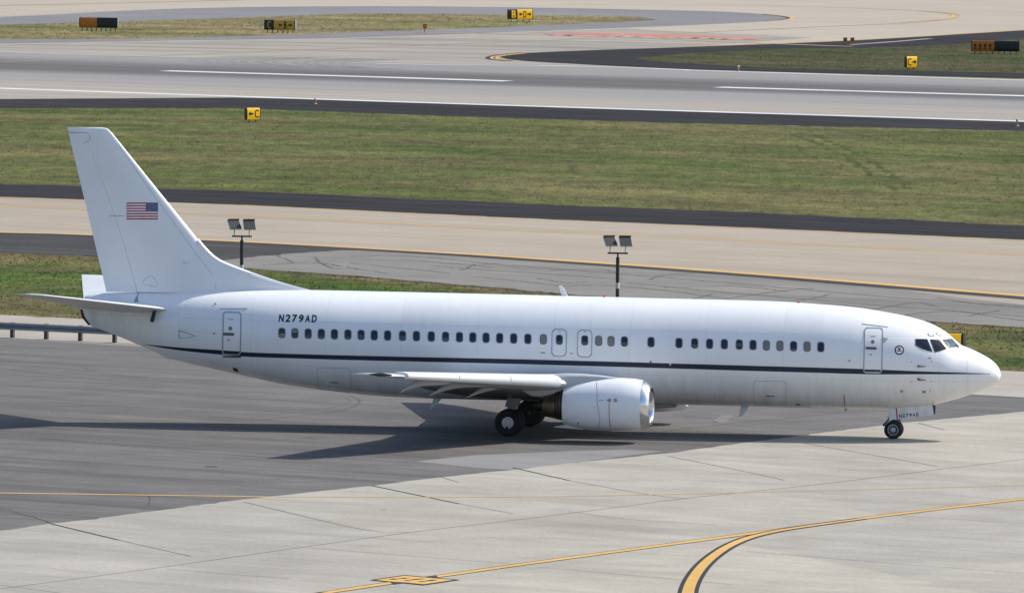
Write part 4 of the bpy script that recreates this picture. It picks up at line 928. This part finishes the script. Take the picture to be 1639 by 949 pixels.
    if s < 0:   # cowl joints and stencils on the side in view
        xs_ = [q[0] for q in st[::-1]]; zts = [q[1] for q in st[::-1]]; zbs = [q[2] for q in st[::-1]]
        def on_cowl(px, py, off):
            y = -5.75
            for _ in range(8):
                x, z = A(px, py, y); zt, zb = np.interp(x, xs_, zts), np.interp(x, xs_, zbs); h = (zt - zb) / 2; q = min(1, abs((z - (zt + zb) / 2) / h)); e = 2.5 if z < (zt + zb) / 2 else 2
                yn = -4.83 - h * 1.03 * (1 - q ** e) ** (1 / e); y = y * .4 + yn * .6
            return (x, y - off, z)
        def cl(name, pts, wpx, mat, off=.008):
            vs, fs = [], []
            for i, (a, b) in enumerate(pts):
                t = np.array(pts[min(i + 1, len(pts) - 1)], float) - np.array(pts[max(i - 1, 0)], float); t /= np.linalg.norm(t); n = np.array([-t[1], t[0]]) * wpx / 2
                vs += [on_cowl(a + n[0], b + n[1], off), on_cowl(a - n[0], b - n[1], off)]
                if i: fs.append((2 * i - 2, 2 * i - 1, 2 * i + 1, 2 * i))
            link(name, vs, fs, mat, E_)
        ke = .137; ce = lambda L: [(860 + x * ke, 570 + y * ke) for x, y in L]
        cl('cowl_joint', catmull(ce([(692, 285), (698, 400), (700, 540), (712, 620), (730, 710), (728, 780), (712, 838)]), 5), .55, M['dark_seam'])
        cl('danger_line', catmull(ce([(838, 545), (840, 650), (844, 740), (856, 835)]), 5), .9, M['red'])
        cx, cy = ce([(845, 514)])[0]; cl('danger_sign', [(cx + 1.3 * math.cos(a), cy + 2.4 * math.sin(a)) for a in np.linspace(0, 6.2, 12)], 1.4, M['red']); cl('danger_sign', ce([(808, 515), (835, 515)]), 1.2, M['red'])
        cx, cy = ce([(913, 515)])[0]; cl('danger_sign', [(cx + 2.8 * math.cos(a), cy + 2.6 * math.sin(a)) for a in np.linspace(0, 6.2832, 16)], .8, M['red']); cl('danger_sign', [(cx - 1.8, cy - 1.6), (cx + 1.8, cy + 1.6)], .8, M['red']); cl('danger_sign', [(cx, cy - 1.4), (cx, cy + 1.4)], 1.1, M['red'])
        cl('cowl_latch', ce([(715, 515), (745, 510), (775, 517)]), .9, M['seam']); cl('cowl_latch', ce([(476, 770), (476, 802)]), 1.8, M['dark_seam']); cl('cowl_latch', ce([(663, 602), (670, 602)]), 1.0, M['dark_seam'])
    # strake / drain
    x, z = A(908, 683, -4.83)
    MB().loft([[(x - .5, s * 4.83, z - .02), (x - .5, s * 4.83 + .02, z - .02), (x - .5, s * 4.83, z)], [(x, s * 4.83 - .12, z - .04), (x, s * 4.83 + .12, z - .04), (x, s * 4.83, z + .1)], [(x + .6, s * 4.83 - .1, z - .08), (x + .6, s * 4.83 + .1, z - .08), (x + .6, s * 4.83, z + .1)]]).build('drain_fairing', M['cowl'], E_)
    return E_
engines = [engine(-1), engine(1)]

# ---- landing gear
def wheel(gear, c, r, wd, out, hubr, hubmat, name='tyre'):
    h = wd / 2
    prof = [(hubr, -h * .75), (r * .72, -h * .95), (r * .86, -h * .97), (r * .96, -h * .72), (r, -h * .35), (r, h * .35), (r * .96, h * .72), (r * .86, h * .97), (r * .72, h * .95), (hubr, h * .75)]
    MB().lathe_y(prof, c, 40).build('tyre', M['tyre'], gear, True)
    rim = MB(); s = out
    rim.lathe_y([(hubr, s * h * .55), (hubr, s * h * .82), (hubr * .9, s * h * .86), (hubr * .82, s * h * .72), (hubr * .4, s * h * .80), (hubr * .28, s * h * 1.02), (hubr * .1, s * h * 1.04)] if hubmat == 'rim' else [(hubr, s * h * .55), (hubr, s * h * .9), (hubr * .92, s * h * .98), (hubr * .4, s * h * 1.04), (hubr * .05, s * h * 1.05)], c, 32)
    ro = rim.build('rim', M['brake_rim' if name == 'brake_rim' and hubmat == 'rim' else hubmat], gear, True)
    if hubmat == 'rim':
        for k in range(10):
            a = 2 * math.pi * k / 10; rim2 = None
    bolt = MB(); n = 9 if hubmat == 'rim' else 1
    for k in range(n):
        a = 2 * math.pi * k / n - (1.7 if n == 1 else 0); q = hubr * (.62 if n > 1 else .78)
        bolt.lathe_y([(.035 * r / .35, s * h * .7), (.035 * r / .35, s * h * (.84 if n > 1 else 1.06))], (c[0] + q * math.cos(a), c[1], c[2] + q * math.sin(a)), 8)
    bolt.build('hub_holes', M['blackhole'], gear)
for s in (-1, 1):
    g = MB()
    g.tube([(0, s * 2.6, .5), (.02, s * 2.6, 1.0), (.05, s * 2.65, 2.1)], [.075, .085, .13], 14)
    g.tube([(0, s * 2.2, .51), (0, s * 3.0, .51)], .07, 12)
    g.tube([(.05, s * 2.65, 1.5), (-.5, s * 1.4, 1.6)], .06, 8); g.tube([(.02, s * 2.6, 1.0), (-.32, s * 2.6, .9), (0, s * 2.6, .62)], .035, 8)
    gear = g.build('main_landing_gear', M['strut'], plane, True)
    for yy in (2.27, 2.93): wheel(gear, (0, s * yy, .512), .512, .36, s if yy > 2.5 else -s, .225, 'hub' if yy > 2.5 else 'rim', 'brake_rim')
    fz = MB(); k8 = 140 / 1639
    pl = [(780 + x * k8, 630 + y * k8) for x, y in [(375, 85), (330, 235), (400, 262), (510, 315), (610, 190), (640, 90)]]
    pts = [A(a, b, -2.75) for a, b in pl]
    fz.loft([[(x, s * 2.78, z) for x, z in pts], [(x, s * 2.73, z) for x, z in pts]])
    fz.build('gear_door', M['under_shaded'], gear)
# nose gear
xg = 14.2; g = MB()
g.tube([(xg, 0, .34), (xg - .02, 0, .75), (xg - .1, 0, 1.5)], [.055, .06, .09], 12); g.tube([(xg, -.22, .34), (xg, .22, .34)], .05, 10)
ng_ = [A(a, b, -.1) for a, b in ((1412.5, 680.5), (1417, 677), (1423.5, 669.5))]
g.tube([(ng_[0][0], 0, ng_[0][1]), (ng_[1][0], 0, ng_[1][1]), (ng_[2][0], 0, ng_[2][1])], .035, 8); g.tube([(ng_[0][0], 0, ng_[0][1]), (xg - .05, 0, .46)], .03, 8); g.box((xg + .02, 0, .80), (.5, .12, .06)); g.box((xg + .18, 0, .70), (.14, .3, .12))
ngr = g.build('nose_landing_gear', M['strut'], plane, True)
for s in (-1, 1): wheel(ngr, (xg, s * .21, .345), .345, .19, s, .205, 'rim')
kn = 130 / 1451; dn_ = lambda L: [(1390 + x * kn, 630 + y * kn) for x, y in L]
def plate(name, L, y0, y1, mat, par): 
    pts = [A(a, b, y0) for a, b in dn_(L)]; return MB().loft([[(x, y0, z) for x, z in pts], [(x, y1, z) for x, z in pts]]).build(name, mat, par)
D1 = [(362, 250), (1125, 200), (1150, 225), (1168, 378), (520, 462), (366, 455)]
gd = plate('gear_door', D1, -.42, -.39, M['gear_white'], ngr)
plate('door_stripe', [(484, 240), (508, 240), (528, 458), (505, 460)], -.424, -.42, M['red'], ngr)
plate('door_edge', [(1135, 200), (1196, 214), (1190, 356), (1166, 380), (1152, 225)], -.42, -.3, M['black_letter'], ngr)
plate('gear_door', D1, .39, .42, M['gear_white'], ngr)
tv2, tf2 = cells('N279AD', .03, .3); vs = []
for u, v in tv2:
    a, b = dn_([(545 + 352 * u, 428 - 30 * u - 62 * v)])[0]; x, z = A(a, b, -.425); vs.append((x, -.425, z))
link('door_lettering', vs, tf2, M['black_letter'], ngr)

# ---- aerials, masts, skid
def fin_plate(name, px, y0, th, mat):
    pts = [A(a, b, y0) for a, b in px]; return MB().loft([[(x, y0 - th, z) for x, z in pts], [(x, y0 + th, z) for x, z in pts]]).build(name, mat, plane)
fin_plate('blade_aerial', [(894.5, 457.5), (899, 457), (903.5, 463), (909.5, 474.5), (899.5, 474.5)], 0, .02, M['fin_paint'])
k3, ox, oy = .2563, 400, 440
fin_plate('drain_mast', [(690, 654.5), (688.6, 655.5), (694, 637), (707, 637), (700, 646)], 0, .025, M['gear_white'])
fin_plate('drain_mast', [(1182, 668), (1186, 649.5), (1199, 649.5), (1189.5, 664)], 0, .025, M['gear_white'])
fin_plate('tail_skid', [(248, 562), (264, 571.5), (266.5, 574.5), (297, 576.5), (300, 572)], 0, .12, M['paint'])
fin_plate('belly_lamp', [(1350.5, 653), (1357, 653.5), (1354.5, 657), (1353, 657)], 0, .04, M['dark_seam'])
fin_plate('belly_fairing', [(1046, 644), (1085, 646), (1082, 651), (1048, 653.5)], 0, .3, M['under_shaded'])
M['beacon'] = plain('red_beacon_glass', (.5, .01, .015), .15)
for px in ((967, 475.2), (1278, 484.6)):
    x, z = A(px[0], px[1], 0); MB().loft([[(x + r * math.cos(a), r * math.sin(a), z + q) for a in np.linspace(0, 6.2832, 13)[:-1]] for q, r in ((-.08, .07), (.02, .06), (.06, .015))]).build('beacon', M['beacon'], plane, True)
# tail-cone exhaust
decal('exhaust_port', [(129, 495), (131.2, 494.5), (134, 506), (144.5, 519.5), (142, 520), (132, 508)], .02, M['nozzle_dark'], plane)
decal('tail_seal', [(221.5, 466.8), (223.4, 466.8), (221.4, 483), (215, 484), (216.5, 477)], .012, M['seam'], plane)

# ------------------------------------------------------------------ airfield signs
M['sign_black'] = plain('sign_black', (.012, .012, .014), .5)
M['sign_yellow'] = plain('sign_yellow', (.72, .40, .012), .45, 0, .06, 3)
for k_, e_ in (('sign_yellow', .34),):     # translucent sign faces; glow added for the sun shining through from behind
    b_ = M[k_].node_tree.nodes['Principled BSDF']; b_.inputs['Emission Color'].default_value = (.95, .52, .005, 1); b_.inputs['Emission Strength'].default_value = e_
M['sign_dull_yellow'] = plain('sign_dull_yellow', (.50, .32, .02), .5, 0, .08, 3)
M['sign_orange'] = plain('sign_orange', (.50, .15, .006), .5, 0, .1, 3)
M['sign_orange_mark'] = plain('sign_orange_mark', (.34, .15, .012), .5)
M['sign_cap'] = plain('sign_cap_grey', (.22, .24, .25), .5)
def arrow(d):   # unit arrow pointing to +1 or -1
    P_ = [(-.5, -.09), (.1, -.09), (.05, -.36), (.5, 0), (.05, .36), (.1, .09), (-.5, .09)]
    P_ = [(x * d + .5, y + .5) for x, y in P_]; n = len(P_)
    return sliced([(p[0], p[1]) for p in P_], [(0, 1, 5, 6), (2, 3, 4)], 5)
def sign(px0, px1, ytop, ybot, base, yaw, label, panels, nlegs, cap='sign_black', dep=.42, group=None, face_scale=1.0):
    """curved-face airfield sign; panels: (from, to, material, [(glyph, u0, u1, v0, v1, material)])"""
    g = G((px0 + px1) / 2, base); sc = F / g[1]; Wd = (px1 - px0) / sc; H_ = (ybot - ytop) / sc; leg = (base - ybot) / sc; ya = math.radians(yaw)
    L_ = (Wd - dep * abs(math.sin(ya))) / math.cos(ya)
    root = empty('airfield_sign', (g[0], g[1], -.02), ya); tag(root, label, 'sign', group)
    zc = leg + H_ / 2 + .02; hz = H_ / 2; hd = dep / 2
    def prof(a): ca, sa = math.cos(a), math.sin(a); return hd * math.copysign(abs(ca) ** .55, ca), hz * math.copysign(abs(sa) ** .72, sa)
    NA = 28
    hb = MB(); hb.loft([[(x, -prof(2 * math.pi * k / NA)[0], zc + prof(2 * math.pi * k / NA)[1]) for k in range(NA)] for x in (-L_ / 2, L_ / 2)])
    hb.build('housing', M['sign_black'], root, True)
    for sx in (-1, 1):
        cp = MB(); cp.loft([[(sx * (L_ / 2 + e), -prof(2 * math.pi * k / NA)[0] * q, zc + prof(2 * math.pi * k / NA)[1] * q) for k in range(NA)] for e, q in ((-.02, 1.03), (.02, 1.03), (.035, .92))])
        cp.build('end_cap', M[cap] if sx > 0 else M['sign_black'], root, True)
    def surf(u, v, off):   # u 0..1 along the sign, v 0..1 up the face
        a = math.radians(-68 + 136 * v); d_, z_ = prof(a); 
        return (-L_ / 2 + u * L_, -d_ - off, zc + z_ + (off * math.sin(a)))
    for u0, u1, mt, glyphs in panels:
        vs, fs = [], []
        for i in range(15):
            for j in range(5):
                vs.append(surf(u0 + (u1 - u0) * j / 4, i / 14, .006))
                if i and j: k = i * 5 + j; fs.append((k - 1, k, k - 5, k - 6))
        pn = MB().add(vs, fs).build('face_panel', M[mt], root, True)
        for gl, a0, a1, v0, v1, gm in glyphs:
            if gl == '>': tv, tf = arrow(1)
            elif gl == '<': tv, tf = arrow(-1)
            elif gl == '#': tv, tf = np.array([(0, 0), (1, 0), (1, 1), (0, 1)]), [(0, 1, 2, 3)]
            else: tv, tf = text_mesh(gl, .03)
            link('legend', [surf(a0 + (a1 - a0) * u, v0 + (v1 - v0) * v, .013) for u, v in tv], tf, M[gm], pn)
    for k in range(nlegs):
        x = -L_ / 2 + L_ * (k + .5) / nlegs
        lg = MB(); lg.tube([(x, 0, -.02), (x, 0, leg + .06)], .035, 8); lg.tube([(x, 0, -.02), (x, 0, .03)], .07, 8)
        lg.build('leg', M['sign_black'], root)
    return root
K, Y = 'sign_black', 'sign_yellow'
sign(391.5, 416.5, 172.5, 192, 195.5, 24, 'yellow sign with arrow left of C near the top of the tail fin', [(.04, .97, Y, [('<', .12, .46, .34, .66, K), ('C', .58, .9, .25, .75, K)])], 2)
sign(1447.5, 1468.5, 90.5, 108.5, 111.5, 24, 'yellow sign with C left of its arrow in the far right grass wedge', [(.04, .97, Y, [('C', .10, .44, .25, .75, K), ('>', .52, .9, .34, .66, K)])], 2)
sign(812, 853, 15.5, 31, 35, 20, 'bright yellow D sign with arrows and black B panel on straw grass', [(.05, .33, 'sign_black', [('B', .12, .30, .2, .8, Y)]), (.36, .98, Y, [('<', .42, .56, .34, .66, K), ('D', .60, .73, .22, .78, K), ('>', .77, .92, .34, .66, K)])], 4)
sign(423, 474, 32.5, 48.5, 52.5, -14, 'dull yellow B sign with arrows and black C panel', [(.02, .27, 'sign_black', [('C', .1, .21, .2, .8, 'sign_dull_yellow')]), (.31, .97, 'sign_dull_yellow', [('<', .46, .58, .34, .66, K), ('B', .64, .73, .2, .8, K), ('>', .78, .91, .34, .66, K)])], 6, 'sign_cap')
og = [('#', .05 + .105 * k, .10 + .105 * k, .3, .58, 'sign_orange_mark') for k in range(4)]
sign(127, 189.5, 28.5, 45, 49.5, -10, 'orange and black sign on straw grass in the top left corner', [(.02, .46, 'sign_orange', og)], 8, 'sign_cap')
sign(1555, 1631.5, 65.5, 82.5, 86.5, -8, 'orange and black sign on the grass wedge at the far right', [(.01, .48, 'sign_orange', [('#', .05 + .105 * k, .10 + .105 * k, .3, .58, K) for k in range(4)])], 8)
sign(1478, 1544.5, 532, 566, 572, -16, 'yellow sign half hidden behind the airliner nose', [(.03, .96, Y, [])], 4, dep=.5)

# ------------------------------------------------------------------ small lights
M['amber'] = plain('amber_housing', (.26, .10, .01), .5); M['amber_lens'] = plain('amber_lens', (.42, .2, .02), .25); M['orange_post'] = plain('orange_post', (.5, .22, .08), .6)
M['light_white'] = plain('pale_lamp_metal', (.5, .48, .42), .4)
def guard(px, base, top, heads, label):
    g = G(px, base); sc = F / g[1]; H_ = (base - top) / sc; r = empty('guard_light', (g[0], g[1], -.02)); tag(r, label, 'airfield light')
    MB().tube([(0, 0, 0), (0, 0, H_ * .5)], .06, 8).build('post', M['orange_post'], r)
    for hx in heads:
        hb = MB(); hb.box((hx, 0, H_ * .74), (.34, .26, H_ * .52)); hb.box((hx, -.2, H_ * .98), (.36, .2, .04)); h = hb.build('lamp_head', M['amber'], r)
        MB().lathe_y([(.12, -.16), (.11, -.14), (.1, -.10)], (hx, 0, H_ * .76), 16).build('lens', M['amber_lens'], h)
guard(680, 52.5, 38.8, [0], 'single amber guard light on straw grass edge')
guard(1358.5, 72, 60.3, [-.32, .32], 'twin amber guard light on dark asphalt beyond runway')
def edge_light(px, base, top, label):
    g = G(px, base); sc = F / g[1]; H_ = (base - top) / sc; r = empty('edge_light', (g[0], g[1], -.02)); tag(r, label, 'airfield light', 'runway edge lights')
    MB().lathe_y([(.01, 0)], (0, 0, 0), 4)
    p = MB(); p.tube([(0, 0, 0), (0, 0, .05)], [.16, .12], 12); p.tube([(0, 0, .04), (0, 0, H_ * .7)], .045, 8); p.build('post', M['orange_post'], r)
    MB().tube([(0, 0, H_ * .62), (0, 0, H_ * .7), (0, 0, H_ * .9), (0, 0, H_)], [.07, .1, .09, .02], 12).build('lamp', M['light_white'], r, True)
edge_light(504.5, 166, 157, 'small runway edge light on the left, beside the near shoulder')
edge_light(1182, 114.5, 104.5, 'small edge light on the far side of the runway')
edge_light(1628, 201.5, 189.5, 'small runway edge light at the right border of photo')

# ------------------------------------------------------------------ twin floodlights on posts
M['lamp_post'] = plain('brown_black_post', (.035, .03, .028), .5); M['lamp_back'] = plain('grey_lamp_housing', (.04, .044, .046), .85, 0, .1, 6); M['lamp_frame'] = plain('pale_lamp_frame', (.60, .62, .62), .35)
M['post_label'] = plain('white_post_label', (.6, .6, .58), .5)
def floodlight(px, base, arm_y, label, tilt=(1.0, 1.0)):
    g = G(px, base); sc = F / g[1]; Ha = (base - arm_y) / sc
    r = empty('floodlight_post', (g[0], g[1], -.02), math.radians(-6)); tag(r, label, 'floodlight', 'twin floodlights by the verge')
    p = MB(); p.tube([(0, 0, 0), (0, 0, .12)], .16, 12); p.tube([(0, 0, .05), (0, 0, Ha - .17)], .085, 14); p.tube([(0, 0, Ha - .2), (0, 0, Ha)], .04, 10); p.build('post', M['lamp_post'], r, True)
    lb = MB(); lb.tube([(0, 0, Ha - 1.62), (0, 0, Ha - 1.35)], .089, 14); lb.build('post_label', M['post_label'], r, True)
    MB().box((0, 0, Ha + .02), (.95, .09, .075)).build('crossarm', M['lamp_post'], r)
    for i, hx in enumerate((-.36, .36)):
        MB().tube([(hx, 0, Ha + .05), (hx, 0, Ha + .4)], .03, 8).build('bracket', M['lamp_frame'], r)
        rot = Matrix.Rotation(math.radians(30 if i == 0 else 18), 3, 'Z') @ Matrix.Rotation(math.radians(-43), 3, 'X')
        c = Vector((hx, 0, Ha + .57))
        hb = MB(); hb.box(c, (.58, .09, .56), rot); h = hb.build('lamp_head', M['lamp_frame'], r)
        MB().box(c + rot @ Vector((0, -.055, -.02)), (.53, .03, .48), rot).build('lamp_glass', M['lamp_back'], h)
        vz = MB(); vz.box(c + rot @ Vector((0, -.075, .25)), (.56, .08, .05), rot); vz.build('visor', M['lamp_back'], h)
floodlight(386.5, 463, 378, 'twin floodlight on post in the grass behind the dorsal fin')
floodlight(988, 490, 405, 'twin floodlight on post rising behind middle of fuselage')

# ------------------------------------------------------------------ guardrail
M['rail'] = plain('galvanised_rail', (.20, .235, .26), .45, .5, .12, 1.5); M['rail_post'] = plain('dark_rail_post', (.05, .045, .045), .7)
p0, p1 = G(18.5, 540)[:2], G(182, 547.8)[:2]
dv = (p1 - p0) / 3; L3 = np.linalg.norm(dv); dirv = dv / L3; nv = np.array([dirv[1], -dirv[0]])
rl = empty('guardrail', (p0[0], p0[1], -.012), math.atan2(dirv[1], dirv[0])); tag(rl, 'low steel crash barrier on dark posts behind the airliner tail', 'guardrail')
sgn = -1.0
sec = [(-.03, .34), (-.11, .37), (-.11, .45), (-.03, .48), (-.03, .52), (-.11, .55), (-.11, .63), (-.03, .66)]
x_a, x_b = -L3 * 3.3, L3 * 5.2
loop = [(y, z) for y, z in sec] + [(y + .012, z) for y, z in sec[::-1]]
MB().loft([[(x, y, z) for y, z in loop] for x in (x_a, x_b)]).build('rail', M['rail'], rl)
for k in range(-3, 6): MB().box((k * L3, .07, .33), (.15, .15, .68)).build('post', M['rail_post'], rl)
